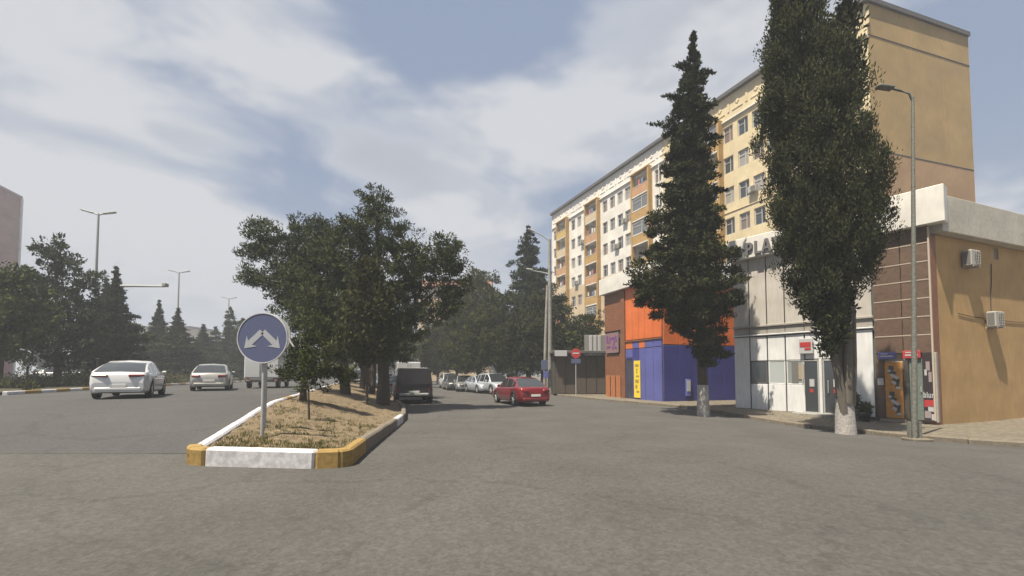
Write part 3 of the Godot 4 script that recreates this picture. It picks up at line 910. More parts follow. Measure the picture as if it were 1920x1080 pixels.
	for k in 2600:
		var d := 6.75 + 5.0 * pow(L.rng.randf(), 2.0) + (9.0 * L.rng.randf() if k % 5 == 0 else 0.0)
		var x := lerpf(xl(d) + 0.3, xr(d) - 0.3, L.rng.randf())
		if noise_a.get_noise_2d(x * 6.0, d * 6.0) < -0.08 and d > 7.5:
			continue
		L.clump(spot(x, d, 0.15), Vector3(0.05, 0.02, 0.05), 5, 0.035, 0.004, Color(0.14, 0.125, 0.05).lerp(Color(0.08, 0.088, 0.036), L.rng.randf()), 2.0)
	var gr := put("dry_grass", L.done(), leaf_mat())
	kind(gr, "stuff")
	gr.set_meta("label", "sparse dry grass on the soil of the island")

# ------------------------------------------------------------------ vehicles
func wheel_meshes(r: float, w: float) -> Array:
	var key := "wheel%f" % r
	if not M.has(key):
		var side := Basis(Vector3(0, 0, 1), PI / 2)
		var b := Build.new()
		b.smoothing(true)
		b.lathe([Vector2(r * 0.62, -w * 0.5), Vector2(r * 0.93, -w * 0.5), Vector2(r, -w * 0.36), Vector2(r, w * 0.36), Vector2(r * 0.93, w * 0.5), Vector2(r * 0.62, w * 0.5), Vector2(r * 0.6, w * 0.3)], 24, Transform3D(side, Vector3.ZERO))
		var q := Build.new()
		q.lathe([Vector2(0.0, -w * 0.3), Vector2(r * 0.62, -w * 0.3), Vector2(r * 0.64, w * 0.44)], 20, Transform3D(side, Vector3.ZERO))
		q.lathe([Vector2(0.0, w * 0.3), Vector2(r * 0.62, w * 0.3)], 20, Transform3D(side, Vector3.ZERO))
		for k in 5:
			var a := TAU * k / 5.0
			for s in [-1.0, 1.0]:
				q.box(Vector3(s * w * 0.42, sin(a) * r * 0.34, cos(a) * r * 0.34), Vector3(0.03, r * 0.62, r * 0.16), 0.008, Basis(Vector3.RIGHT, -a + PI / 2))
		M[key] = [b.done(), q.done()]
	return M[key]

func curve_at(p: Array, z: float) -> float:
	# profile from rear (+z) to front (-z)
	if z >= p[0][0]:
		return p[0][1]
	for i in p.size() - 1:
		if z >= p[i + 1][0]:
			return lerpf(p[i][1], p[i + 1][1], (p[i][0] - z) / (p[i][0] - p[i + 1][0]))
	return p[p.size() - 1][1]

func car(called: String, label: String, category: String, at: Vector3, turn: float, coat: Material, s: Dictionary, group: String = "") -> Node3D:
	var t := thing(called, label, category, at, turn, group)
	if s.has("tail_glass"):
		put("roof_edge", box_mesh(Vector3(1.25, 0.04, 0.08), 0.015), M.steel, t, T(0, 1.87, 2.2))
	var ln: float = s.length
	var hw: float = s.width * 0.5
	var r: float = s.wheel
	var ride: float = s.ride
	var za: float = s.axle_rear
	var zf: float = s.axle_front
	var body := Build.new()
	body.smoothing(true)
	var zs := []
	var n := 44
	for i in n + 1:
		zs.append(ln * 0.5 - ln * i / n)
	zs.append(ln * 0.5 - 0.04)
	zs.append(-ln * 0.5 + 0.04)
	zs.sort()
	zs.reverse()
	var rings := []
	for z: float in zs:
		var k := absf(z) / (ln * 0.5)
		var w := hw * (1.0 - float(s.get("taper", 0.11)) * pow(k, 7.0) - 0.05 * pow(k, 40.0))
		var yt := curve_at(s.body, z)
		var yl := ride + 0.07 * pow(k, 12.0)
		for zw in [za, zf]:
			var q := absf(z - zw)
			if q < r + 0.055:
				yl = maxf(yl, r + sqrt(pow(r + 0.055, 2.0) - q * q))
		yl = minf(yl, yt - 0.06)
		var mid := maxf(yl + 0.02, lerpf(ride, yt, 0.5))
		mid = minf(mid, yt - 0.05)
		var up := lerpf(mid, yt, 0.6)
		var low := minf(yl + 0.09, mid - 0.005)
		var half := [Vector2(0, yl), Vector2(0.9 * w, yl), Vector2(0.975 * w, low), Vector2(w, mid), Vector2(0.985 * w, up), Vector2(0.945 * w, yt - 0.03), Vector2(0.86 * w, yt), Vector2(0, yt + 0.02)]
		var ring := []
		for p in half:
			ring.append(Vector3(p.x, p.y, z))
		for i in range(half.size() - 2, 0, -1):
			ring.append(Vector3(-half[i].x, half[i].y, z))
		rings.append(ring)
	var m: int = rings[0].size()
	for i in rings.size() - 1:
		for k in m:
			var k2 := (k + 1) % m
			body.quad(rings[i][k], rings[i][k2], rings[i + 1][k2], rings[i + 1][k])
	body.smoothing(false)
	for k in range(1, m - 1):
		body.tri(rings[0][0], rings[0][k + 1], rings[0][k])
		body.tri(rings[-1][0], rings[-1][k], rings[-1][k + 1])
	var bd := put("body", body.done(), coat, t)
	# cabin
	var roof: Array = s.roof
	var z0: float = roof[0][0]
	var z3: float = roof[-1][0]
	var z1: float = s.roof_start
	var z2: float = s.roof_end
	var ymax := 0.0
	for p in roof:
		ymax = maxf(ymax, p[1])
	var gz := []
	for i in 25:
		gz.append(lerpf(z0, z3, i / 24.0))
	for pz: float in s.pillars:
		gz.append(pz + 0.04)
		gz.append(pz - 0.04)
	gz.append(z1)
	gz.append(z2)
	gz.sort()
	gz.reverse()
	var shell := Build.new()
	var wind := Build.new()
	var rearw := Build.new()
	var sides := {}
	shell.smoothing(true)
	wind.smoothing(true)
	rearw.smoothing(true)
	var last := []
	var lastz := 0.0
	for z: float in gz:
		var yb := curve_at(s.body, z) - 0.02
		var yr := maxf(curve_at(roof, z), yb + 0.01)
		var f := clampf((yr - yb) / (ymax - yb), 0.0, 1.0)
		var wb := hw * 0.93
		var wt := lerpf(wb * 0.97, hw * float(s.get("top", 0.70)), f)
		var ring := [Vector3(wb, yb, z), Vector3(lerpf(wb, wt, 0.9), yb + 0.86 * (yr - yb), z), Vector3(wt - 0.05, yr - 0.012, z), Vector3(0, yr + 0.02, z), Vector3(-wt + 0.05, yr - 0.012, z), Vector3(-lerpf(wb, wt, 0.9), yb + 0.86 * (yr - yb), z), Vector3(-wb, yb, z)]
		if last.size() > 0:
			var zm := (z + lastz) * 0.5
			var tall := (yr - yb) > 0.42 * (ymax - yb)
			var pillar := not tall
			for pz: float in s.pillars:
				if absf(zm - pz) < 0.041:
					pillar = true
			var which := 0
			for pz: float in s.pillars:
				if zm < pz:
					which += 1
			for k in 6:
				var tgt: Build = shell
				if k == 0 or k == 5:
					if not pillar:
						var key := which * 2 + (1 if k == 5 else 0)
						if not sides.has(key):
							sides[key] = Build.new()
							sides[key].smoothing(true)
						tgt = sides[key]
				elif k == 2 or k == 3:
					if zm > z1:
						tgt = rearw
					elif zm < z2:
						tgt = wind
				tgt.quad(last[k], last[k + 1], ring[k + 1], ring[k])
		else:
			# upright tail of boxy cabins
			shell.smoothing(false)
			for k in range(1, 5):
				shell.tri(ring[0], ring[k], ring[k + 1])
			shell.tri(ring[0], ring[5], ring[6])
			shell.smoothing(true)
		last = ring
		lastz = z
	put("roof", shell.done(), coat, t)
	put("windscreen", wind.done(), M.car_glass, t)
	if z1 < z0 - 0.05:
		put("rear_window", rearw.done(), M.car_glass, t)
	for key in sides:
		put("side_window", sides[key].done(), M.car_glass, t)
	if s.has("tail_glass"):
		var g: Array = s.tail_glass
		put("rear_window", box_mesh(Vector3(g[0], g[1], 0.03), 0.02), glass("tail_glass", Color(0.004, 0.006, 0.012), 0.3), t, T(0, g[2], z0 + 0.012))
	# wheels
	var wm := wheel_meshes(r, s.get("tread", 0.21))
	for zz in [za, zf]:
		for sx in [-1.0, 1.0]:
			var wh := put("wheel", wm[0], M.rubber, t, T(sx * (hw - 0.115), r, zz))
			put("rim", wm[1], M.rim_alloy, wh)
	# lamps, plates, bumpers, mirrors
	var yl2: float = s.get("lamp_y", 0.78)
	var ls: Vector3 = s.get("lamp", Vector3(0.38, 0.13, 0.12))
	for sx in [-1.0, 1.0]:
		put("taillight", box_mesh(ls, 0.03), M.red_lens, t, Transform3D(Basis(Vector3.UP, sx * 0.22), Vector3(sx * (hw * 0.86 - ls.x * 0.5), yl2, ln * 0.5 - 0.045)))
		put("headlight", box_mesh(Vector3(0.36, 0.12, 0.14), 0.04), M.clear_lens, t, Transform3D(Basis(Vector3.UP, -sx * 0.3), Vector3(sx * (hw * 0.84 - 0.17), s.get("head_y", 0.66), -ln * 0.5 + 0.05)))
		put("wing_mirror", box_mesh(Vector3(0.17, 0.12, 0.09), 0.03), coat, t, T(sx * (hw + 0.06), curve_at(s.body, z2 - 0.35) + 0.08, z2 - 0.35))
	put("grille", box_mesh(Vector3(hw * 1.0, 0.16, 0.06), 0.02), M.dark_trim, t, T(0, s.get("head_y", 0.66) - 0.12, -ln * 0.5 - 0.005))
	put("rear_bumper", box_mesh(Vector3(hw * 1.5, 0.13, 0.1), 0.03), s.get("bumper", M.dark_trim), t, T(0, ride + 0.17, ln * 0.5 - 0.02))
	put("number_plate", box_mesh(Vector3(0.5, 0.11, 0.02), 0.004), M.plate, t, T(0, s.get("plate_y", 0.55), ln * 0.5 + 0.012))
	put("number_plate", box_mesh(Vector3(0.5, 0.11, 0.02), 0.004), M.plate, t, T(0, 0.42, -ln * 0.5 - 0.012))
	for pz in s.get("handles", [0.75, -0.25]):
		for sx in [-1.0, 1.0]:
			put("door_handle", box_mesh(Vector3(0.03, 0.03, 0.16), 0.008), M.dark_trim, t, T(sx * (hw * 0.985), curve_at(s.body, pz) - 0.14, pz))
	return t

func vehicles() -> void:
	var saloon := {"length": 4.5, "width": 1.78, "wheel": 0.31, "ride": 0.2, "axle_rear": 1.33, "axle_front": -1.35, "body": [[2.25, 0.62], [2.2, 0.92], [1.6, 0.99], [0.8, 0.95], [-0.8, 0.9], [-1.3, 0.87], [-2.0, 0.72], [-2.2, 0.6], [-2.25, 0.48]], "roof": [[1.85, 0.96], [1.55, 1.13], [1.1, 1.36], [0.7, 1.43], [0.1, 1.46], [-0.25, 1.43], [-1.2, 0.9]], "roof_start": 1.0, "roof_end": -0.25, "pillars": [1.05, 0.2]}
	var fast := {"length": 4.75, "width": 1.86, "wheel": 0.335, "ride": 0.2, "axle_rear": 1.42, "axle_front": -1.43, "body": [[2.375, 0.6], [2.32, 0.95], [2.0, 1.02], [0.9, 0.96], [-0.8, 0.91], [-1.3, 0.88], [-2.1, 0.74], [-2.33, 0.6], [-2.375, 0.48]], "roof": [[2.15, 1.0], [1.7, 1.17], [1.2, 1.33], [0.6, 1.44], [0.0, 1.47], [-0.4, 1.44], [-1.35, 0.9]], "roof_start": 0.95, "roof_end": -0.4, "pillars": [1.15, 0.15], "lamp_y": 0.86, "lamp": Vector3(0.5, 0.09, 0.12), "plate_y": 0.5}
	var boxy := {"length": 4.5, "width": 1.86, "wheel": 0.38, "ride": 0.34, "axle_rear": 1.35, "axle_front": -1.4, "taper": 0.05, "top": 0.82, "body": [[2.25, 1.05], [2.2, 1.12], [-0.9, 1.1], [-2.1, 1.05], [-2.22, 0.95], [-2.25, 0.7]], "roof": [[2.22, 1.84], [2.1, 1.88], [0.0, 1.9], [-0.55, 1.87], [-0.95, 1.1]], "roof_start": 2.3, "roof_end": -0.55, "pillars": [2.16, 1.15, 0.2], "tail_glass": [1.30, 0.50, 1.46], "bumper": M.steel, "lamp_y": 0.8, "lamp": Vector3(0.14, 0.34, 0.1), "head_y": 0.85, "plate_y": 0.64, "tread": 0.25}
	var suv := {"length": 4.6, "width": 1.84, "wheel": 0.35, "ride": 0.26, "axle_rear": 1.35, "axle_front": -1.38, "body": [[2.3, 0.8], [2.25, 1.0], [1.2, 1.02], [-0.9, 0.98], [-1.4, 0.96], [-2.05, 0.84], [-2.26, 0.68], [-2.3, 0.52]], "roof": [[2.1, 1.05], [1.85, 1.5], [1.5, 1.61], [0.2, 1.67], [-0.35, 1.62], [-1.25, 0.97]], "roof_start": 1.75, "roof_end": -0.35, "pillars": [1.5, 1.0, 0.1], "lamp_y": 0.9, "head_y": 0.74}
	var white := paint("paint_white", Color(0.52, 0.53, 0.55), 0.05)
	var silver := paint("paint_silver", Color(0.34, 0.335, 0.325), 0.5)
	var black := paint("paint_black", Color(0.024, 0.022, 0.026), 0.0)
	black.clearcoat = 0.25
	black.roughness = 0.5
	var red := paint("paint_red", Color(0.16, 0.008, 0.014), 0.2)
	var grey := paint("paint_grey", Color(0.30, 0.31, 0.31), 0.45)
	var pale := paint("paint_pale", Color(0.42, 0.46, 0.52), 0.35)
	var lightblue := paint("paint_light_blue", Color(0.36, 0.46, 0.55), 0.2)
	var deep := paint("paint_dark", Color(0.05, 0.055, 0.06), 0.2)
	fast.bumper = white
	car("fastback_car", "white fastback saloon driving away in the near lane of the carriageway", "car", spot(-15.3, 18.0), 30.0, white, fast).scale = Vector3(0.93, 0.98, 0.93)
	saloon.bumper = silver
	var sv := car("saloon_car", "silver saloon driving away ahead of the white fastback, brake lamp showing red", "car", spot(-17.0, 25.4), 29.0, silver, saloon)
	sv.set_meta("label", "silver saloon driving away between the white fastback and the white box truck")
	saloon.bumper = red
	car("saloon_car", "dark red saloon crossing the side street by the concrete lamp post", "car", spot(0.38, 24.3), 21.0, red, saloon)
	car("off_road_car", "black boxy off-road car driving away beside the median kerb", "car", spot(-5.85, 26.0), 16.5, black, boxy).scale = Vector3(1.1, 1.03, 1.0)
	suv.bumper = M.dark_trim
	car("parked_car", "white parked sport utility car facing us, furthest along the right side of the street", "car", spot(-6.9, 49.0), 197.0, white, suv, "cars parked along the right side of the street")
	saloon.bumper = grey
	car("parked_car", "grey parked saloon facing us, second from the far end of the parked row", "car", spot(-4.5, 42.0), 192.0, grey, saloon, "cars parked along the right side of the street")
	car("parked_car", "silvery blue parked saloon facing us, between the grey saloon and the pale tall car", "car", spot(-2.7, 38.5), 205.0, pale, saloon, "cars parked along the right side of the street")
	car("parked_car", "pale silver tall parked car half hidden behind the dark red saloon", "car", spot(-1.5, 36.6), 207.0, pale, suv, "cars parked along the right side of the street")
	car("parked_car", "dark parked saloon tucked between the white and the grey parked cars", "car", spot(-5.9, 45.0), 196.0, deep, saloon, "cars parked along the right side of the street")
	# seen under the pines
	car("distant_car", "dark car seen between the pine trunks beyond the median", "car", spot(-17.2, 50.0), 20.0, deep, suv)
	car("distant_car", "light blue car seen left of the great pine trunk beyond the median", "car", spot(-12.8, 45.0), 200.0, lightblue, suv)
	car("distant_car", "silver car standing ahead of the black off-road car", "car", spot(-9.3, 36.5), 17.0, silver, saloon)
	# beyond the left verge
	car("distant_car", "white car parked behind the left verge shrubs, near the dark broadleaf tree", "car", spot(-42.5, 42.0, 0.12), 110.0, white, suv, "")
	car("distant_car", "white car parked behind the verge, between the fastback and the silver saloon", "car", spot(-37.0, 44.0, 0.12), 110.0, white, saloon, "")
	# vans
	box_truck("box_truck", "white box truck driving away beyond the blue sign", "truck", spot(-16.15, 29.5), 18.0, Vector3(1.95, 1.75, 3.1), 0.62)
	box_truck("delivery_van", "white high-roofed van waiting ahead of the black off-road car", "van", spot(-9.6, 41.0), 17.5, Vector3(2.0, 2.1, 3.2), 0.55)

func box_truck(called: String, label: String, cat: String, at: Vector3, turn: float, s: Vector3, deck: float) -> void:
	var t := thing(called, label, cat, at, turn)
	var white := paint("paint_white", Color(0.52, 0.53, 0.55), 0.05)
	put("cargo_box", box_mesh(s, 0.04), white, t, T(0, deck + s.y * 0.5, 0.2))
	for sx in [-1.0, 1.0]:
		put("rear_door", box_mesh(Vector3(s.x * 0.47, s.y - 0.16, 0.03), 0.008), white, t, T(sx * s.x * 0.238, deck + s.y * 0.5, 0.2 + s.z * 0.5 + 0.018))
		put("door_bolt", box_mesh(Vector3(0.04, s.y - 0.3, 0.04), 0.01), M.steel, t, T(sx * 0.12, deck + s.y * 0.5, 0.2 + s.z * 0.5 + 0.05))
		put("taillight", box_mesh(Vector3(0.24, 0.1, 0.05), 0.01), M.red_lens, t, T(sx * s.x * 0.4, deck - 0.1, 0.2 + s.z * 0.5))
	var b := Build.new()
	var w := s.x * 0.46
	b.smoothing(false)
	var prof := PackedVector2Array([Vector2(0, 0.35), Vector2(0, deck + s.y * 0.82), Vector2(0.85, deck + s.y * 0.82), Vector2(1.35, deck + s.y * 0.35), Vector2(1.5, deck + 0.1), Vector2(1.5, 0.35)])
	b.prism(prof, w * 2.0, Transform3D(Basis(Vector3(0, 0, -1), Vector3.UP, Vector3(1, 0, 0)), Vector3(-w, 0, 0.2 - s.z * 0.5 - 0.05)))
	put("cab", b.done(), white, t)
	put("chassis", box_mesh(Vector3(s.x * 0.7, 0.2, s.z + 1.2), 0.02), M.dark_trim, t, T(0, deck - 0.12, -0.3))
	put("rear_bumper", box_mesh(Vector3(s.x * 0.9, 0.12, 0.1), 0.02), M.dark_trim, t, T(0, 0.45, 0.2 + s.z * 0.5))
	put("number_plate", box_mesh(Vector3(0.5, 0.11, 0.02), 0.004), M.plate, t, T(0, 0.45, 0.27 + s.z * 0.5))
	var wm := wheel_meshes(0.33, 0.2)
	for zz in [0.2 + s.z * 0.28, -s.z * 0.5 - 0.6]:
		for sx in [-1.0, 1.0]:
			var wh := put("wheel", wm[0], M.rubber, t, T(sx * (s.x * 0.5 - 0.16), 0.33, zz))
			put("rim", wm[1], M.rim_alloy, wh)

# ------------------------------------------------------------------ buildings
# local frame of a facade seen from outside: x to the right, y up, z out
func face(p: Vector3, q: Vector3) -> Transform3D:
	var x := Vector3(q.x - p.x, 0, q.z - p.z).normalized()
	return Transform3D(Basis(x, Vector3.UP, x.cross(Vector3.UP)), p)

# wall with rectangular openings [x0, y0, x1, y1, depth] and their reveals
func holed(x0: float, y0: float, x1: float, y1: float, holes: Array, thick: float) -> ArrayMesh:
	var b := Build.new()
	var xs2 := [x0, x1]
	var ys2 := [y0, y1]
	for h in holes:
		for v in [h[0], h[2]]:
			if v > x0 and v < x1 and not xs2.has(v):
				xs2.append(v)
		for v in [h[1], h[3]]:
			if v > y0 and v < y1 and not ys2.has(v):
				ys2.append(v)
	xs2.sort()
	ys2.sort()
	for j in ys2.size() - 1:
		var run := -1
		for i in xs2.size():
			var solid := false
			if i < xs2.size() - 1:
				solid = true
				var c := Vector2((xs2[i] + xs2[i + 1]) * 0.5, (ys2[j] + ys2[j + 1]) * 0.5)
				for h in holes:
					if c.x > h[0] and c.x < h[2] and c.y > h[1] and c.y < h[3]:
						solid = false
						break
			if solid and run < 0:
				run = i
			elif not solid and run >= 0:
				b.quad(Vector3(xs2[run], ys2[j], 0), Vector3(xs2[run], ys2[j + 1], 0), Vector3(xs2[i], ys2[j + 1], 0), Vector3(xs2[i], ys2[j], 0))
				run = -1
	for h in holes:
		var d: float = -(h[4] if h.size() > 4 else thick)
		var a := Vector2(maxf(h[0], x0), maxf(h[1], y0))
		var c := Vector2(minf(h[2], x1), minf(h[3], y1))
		b.quad(Vector3(a.x, a.y, 0), Vector3(a.x, a.y, d), Vector3(a.x, c.y, d), Vector3(a.x, c.y, 0))
		b.quad(Vector3(c.x, a.y, 0), Vector3(c.x, c.y, 0), Vector3(c.x, c.y, d), Vector3(c.x, a.y, d))
		b.quad(Vector3(a.x, c.y, 0), Vector3(a.x, c.y, d), Vector3(c.x, c.y, d), Vector3(c.x, c.y, 0))
		b.quad(Vector3(a.x, a.y, 0), Vector3(c.x, a.y, 0), Vector3(c.x, a.y, d), Vector3(a.x, a.y, d))
	return b.done()

func frame_mesh(w: float, h: float, bar: float, depth: float, mull: bool) -> ArrayMesh:
	var key := "frame%f_%f_%s" % [w, h, mull]
	if not M.has(key):
		var b := Build.new()
		b.box(Vector3(0, h * 0.5 - bar * 0.5, 0), Vector3(w, bar, depth), 0.01)
		b.box(Vector3(0, -h * 0.5 + bar * 0.5, 0), Vector3(w, bar, depth), 0.01)
		b.box(Vector3(-w * 0.5 + bar * 0.5, 0, 0), Vector3(bar, h - bar * 2.0, depth * 0.98), 0.01)
		b.box(Vector3(w * 0.5 - bar * 0.5, 0, 0), Vector3(bar, h - bar * 2.0, depth * 0.98), 0.01)
		if mull:
			b.box(Vector3(w * 0.12, 0, 0), Vector3(bar * 0.8, h - bar * 2.0, depth * 0.94), 0.01)
			b.box(Vector3(-w * 0.19, h * 0.16, 0), Vector3(w * 0.5, bar * 0.7, depth * 0.9), 0.01)
		M[key] = b.done()
	return M[key]

func window_at(parent: Node3D, fx: Transform3D, x: float, y: float, w: float, h: float, pane: Material) -> void:
	var win := put("window", frame_mesh(w, h, 0.07, 0.1, true), M.frame_white, parent, fx * T(x, y, -0.14))
	put("pane", box_mesh(Vector3(w - 0.1, h - 0.1, 0.03), 0.0), pane, win, T(0, 0, -0.02))

func tower() -> void:
	var base := -0.4
	var near := Vector3(24.28, base, -29.44)
	var far := Vector3(6.45, base, -70.87)
	var end := Vector3(34.44, base, -32.6)
	var back := far + (end - near)
	var t := thing("apartment_block", "tall nine-storey apartment block, cream and white front, tan windowless end wall", "building", near)
	var rel := Transform3D(Basis.IDENTITY, -near)
	var fx := rel * face(far, near)
	var W := 45.10
	var top := 26.7 - base
	var rng := RandomNumberGenerator.new()
	rng.seed = 77
	# columns measured from the near corner
	var win_cols := [1.0, 2.6, 7.0, 8.4, 9.85, 11.4, 16.6, 18.4, 20.6, 25.9, 27.4, 29.0, 30.6, 36.9, 38.6, 44.0]
	var bal_cols := [4.7, 13.5, 23.1, 33.2, 41.3]
	var rows := []
	for k in 8:
		rows.append(23.2 - 2.84 * k - base)
	var W0 := 19.9
	var holes_near := []
	var holes_far := []
	var holes_low := []
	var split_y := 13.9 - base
	for c: float in win_cols:
		for y: float in rows:
			var wx := W - c
			var hole := [wx - 0.52, y - 0.75, wx + 0.52, y + 0.75, 0.22]
			if c < W0:
				holes_near.append(hole)
			elif y > split_y:
				holes_far.append(hole)
			else:
				holes_low.append(hole)
	for c: float in bal_cols:
		var x0 := W - c - 1.35
		var x1 := W - c + 1.35
		var yb: float = rows[7] - 1.3
		var yt: float = rows[0] + 1.25
		if c < W0:
			holes_near.append([x0, yb, x1, yt, 1.3])
		else:
			holes_far.append([x0, split_y, x1, yt, 1.3])
			holes_low.append([x0, yb, x1, split_y, 1.3])
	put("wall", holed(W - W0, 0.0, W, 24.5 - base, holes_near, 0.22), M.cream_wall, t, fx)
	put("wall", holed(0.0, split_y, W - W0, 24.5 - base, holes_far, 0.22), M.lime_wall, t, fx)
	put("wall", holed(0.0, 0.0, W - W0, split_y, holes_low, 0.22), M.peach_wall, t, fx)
	# attic band with raised ornament
	put("attic_wall", box_mesh(Vector3(W - W0 - 0.03, top - (24.5 - base), 0.3), 0.02), M.lime_wall, t, fx * T((W - W0) * 0.5, (24.5 - base + top) * 0.5, -0.11))
	put("attic_wall", box_mesh(Vector3(W0 - 0.03, top - (24.5 - base), 0.3), 0.02), M.cream_wall, t, fx * T(W - W0 * 0.5, (24.5 - base + top) * 0.5, -0.11))
	put("string_course", box_mesh(Vector3(W, 0.14, 0.14), 0.03), M.lime_wall, t, fx * T(W * 0.5, 24.45 - base, 0.1))
	for k in 24:
		var px := 0.95 + k * 1.88
		var m2: Material = M.lime_wall if px < W - W0 else M.cream_wall
		put("relief_ornament", box_mesh(Vector3(0.34, 0.34, 0.07), 0.03), m2, t, fx * Transform3D(Basis(Vector3.BACK, PI / 4), Vector3(px, 25.75 - base, 0.06)))
		put("relief_panel", box_mesh(Vector3(1.1, 0.16, 0.06), 0.02), m2, t, fx * T(px, 25.2 - base, 0.06))
		put("relief_panel", box_mesh(Vector3(0.22, 0.9, 0.07), 0.02), m2, t, fx * T(px + 0.94, 25.6 - base, 0.06))
	for y in [16.5 - base, 8.2 - base]:
		put("string_course", box_mesh(Vector3(W0 - 1.0, 0.09, 0.06), 0.02), M.peach_wall, t, fx * T(W - W0 * 0.5 - 0.1, y - 0.55, 0.03))
	# back and end walls
	var body := Build.new()
	var P := [far - near, end - near, back - near]
	var inner := 1.5
	var nn := fx.basis.z * -inner
	var c0: Vector3 = P[0] + nn
	var c1: Vector3 = nn
	for pr in [[c1, c0]]:
		body.quad(pr[0], pr[1], pr[1] + Vector3(0, top, 0), pr[0] + Vector3(0, top, 0))
	body.quad(P[2], P[0], P[0] + Vector3(0, top, 0), P[2] + Vector3(0, top, 0))
	body.quad(P[1], P[2], P[2] + Vector3(0, top, 0), P[1] + Vector3(0, top, 0))
	put("wall", body.done(), M.peach_wall, t)
	var ex := rel * face(near, end)
	var EW := near.distance_to(end)
	put("end_wall", box_mesh(Vector3(EW - 0.02, top - (16.45 - base) - 2.27, 0.24), 0.0), M.tan_wall, t, ex * T(EW * 0.5, (24.45 - base + 16.5 - base) * 0.5, -0.12))
	put("end_wall", box_mesh(Vector3(EW - 0.02, top - (24.5 - base), 0.24), 0.0), M.tan_wall, t, ex * T(EW * 0.5, (24.5 - base + top) * 0.5 + 0.02, -0.12))
	put("end_wall", box_mesh(Vector3(EW - 0.02, 16.42 - base, 0.24), 0.0), M.rust_wall, t, ex * T(EW * 0.5, (16.42 - base) * 0.5, -0.12))
	put("movement_joint", box_mesh(Vector3(EW, 0.07, 0.12), 0.02), M.roof_dark, t, ex * T(EW * 0.5, 24.47 - base, -0.03))
	put("movement_joint", box_mesh(Vector3(EW, 0.09, 0.1), 0.02), M.roof_dark, t, ex * T(EW * 0.5, 16.46 - base, -0.03))
	for px in [4.3, 7.6]:
		put("panel_joint", box_mesh(Vector3(0.03, top - 17.0, 0.05), 0.0), M.rust_wall, t, ex * T(px, 17.0 + (top - 17.0) * 0.5, -0.015))
	# roof slab with its dark edge
	var rb := Build.new()
	var lift := Vector3(0, top, 0)
	var o1: Vector3 = P[0] + fx.basis.z * 0.4
	var o2: Vector3 = fx.basis.z * 0.4 + ex.basis.z * 0.15
	var o3: Vector3 = P[1] + ex.basis.z * 0.15
	var pts := [o1, o2, o3, P[2]]
	for dy in [0.0, 0.32]:
		rb.quad(pts[0] + lift + Vector3(0, dy, 0), pts[1] + lift + Vector3(0, dy, 0), pts[2] + lift + Vector3(0, dy, 0), pts[3] + lift + Vector3(0, dy, 0))
	for i in 4:
		var a: Vector3 = pts[i] + lift
		var c: Vector3 = pts[(i + 1) % 4] + lift
		rb.quad(a, a + Vector3(0, 0.32, 0), c + Vector3(0, 0.32, 0), c)
	put("roof", rb.done(), M.roof_dark, t)
	# windows
	for c: float in win_cols:
		for y: float in rows:
			window_at(t, fx, W - c, y, 1.04, 1.5, [M.pane_dark, M.pane_dark, M.pane_grey, glass("pane_curtain", Color(0.27, 0.26, 0.24), 0.2), glass("pane_drape", Color(0.16, 0.12, 0.10), 0.2)][rng.randi() % 5])
	# loggias
	var ochre := mat("ochre", Color(0.50, 0.315, 0.11), 0.9, "faint", 2.0, 5.0)
	var ochre2 := mat("ochre_pale", Color(0.56, 0.40, 0.13), 0.9, "faint", 2.0, 5.0)
	var terra := mat("terracotta", Color(0.55, 0.31, 0.17), 0.9, "faint", 2.0, 5.0)
	var pal := [ochre, terra, ochre2, ochre, M.peach_wall]
	for ci in bal_cols.size():
		var cx: float = W - bal_cols[ci]
		var yb: float = rows[7] - 1.3
		var yt: float = rows[0] + 1.25
		put("loggia_back_wall", box_mesh(Vector3(2.7, yt - yb, 0.1), 0.0), M.peach_wall, t, fx * T(cx, (yt + yb) * 0.5, -1.27))
		for sx in [-1.0, 1.0]:
			put("loggia_cheek", box_mesh(Vector3(0.22, yt - yb + 0.3, 0.62), 0.02), ochre, t, fx * T(cx + sx * 1.46, (yt + yb) * 0.5, 0.28))
		put("loggia_hood", box_mesh(Vector3(3.14, 0.16, 0.7), 0.03), ochre, t, fx * T(cx, yt + 0.24, 0.3))
		for k in 8:
			var y: float = rows[k] - 1.3
			var bal := put("balcony", box_mesh(Vector3(2.7, 0.14, 1.75), 0.02), M.lime_wall, t, fx * T(cx, y, -0.33))
			var mm: Material = pal[(k * 2 + ci * 3 + k / 3) % 5]
			put("parapet", box_mesh(Vector3(2.7, 1.02, 0.09), 0.02), mm, bal, T(0, 0.58, 0.82))
			put("handrail", box_mesh(Vector3(2.7, 0.07, 0.14), 0.02), M.lime_wall, bal, T(0, 1.13, 0.82))
			put("door", box_mesh(Vector3(0.8, 2.0, 0.06), 0.01), M.frame_white, bal, T(-0.7, 1.1, -0.86))
			put("pane", box_mesh(Vector3(1.3, 1.2, 0.05), 0.01), M.pane_dark, bal, T(0.5, 1.5, -0.86))
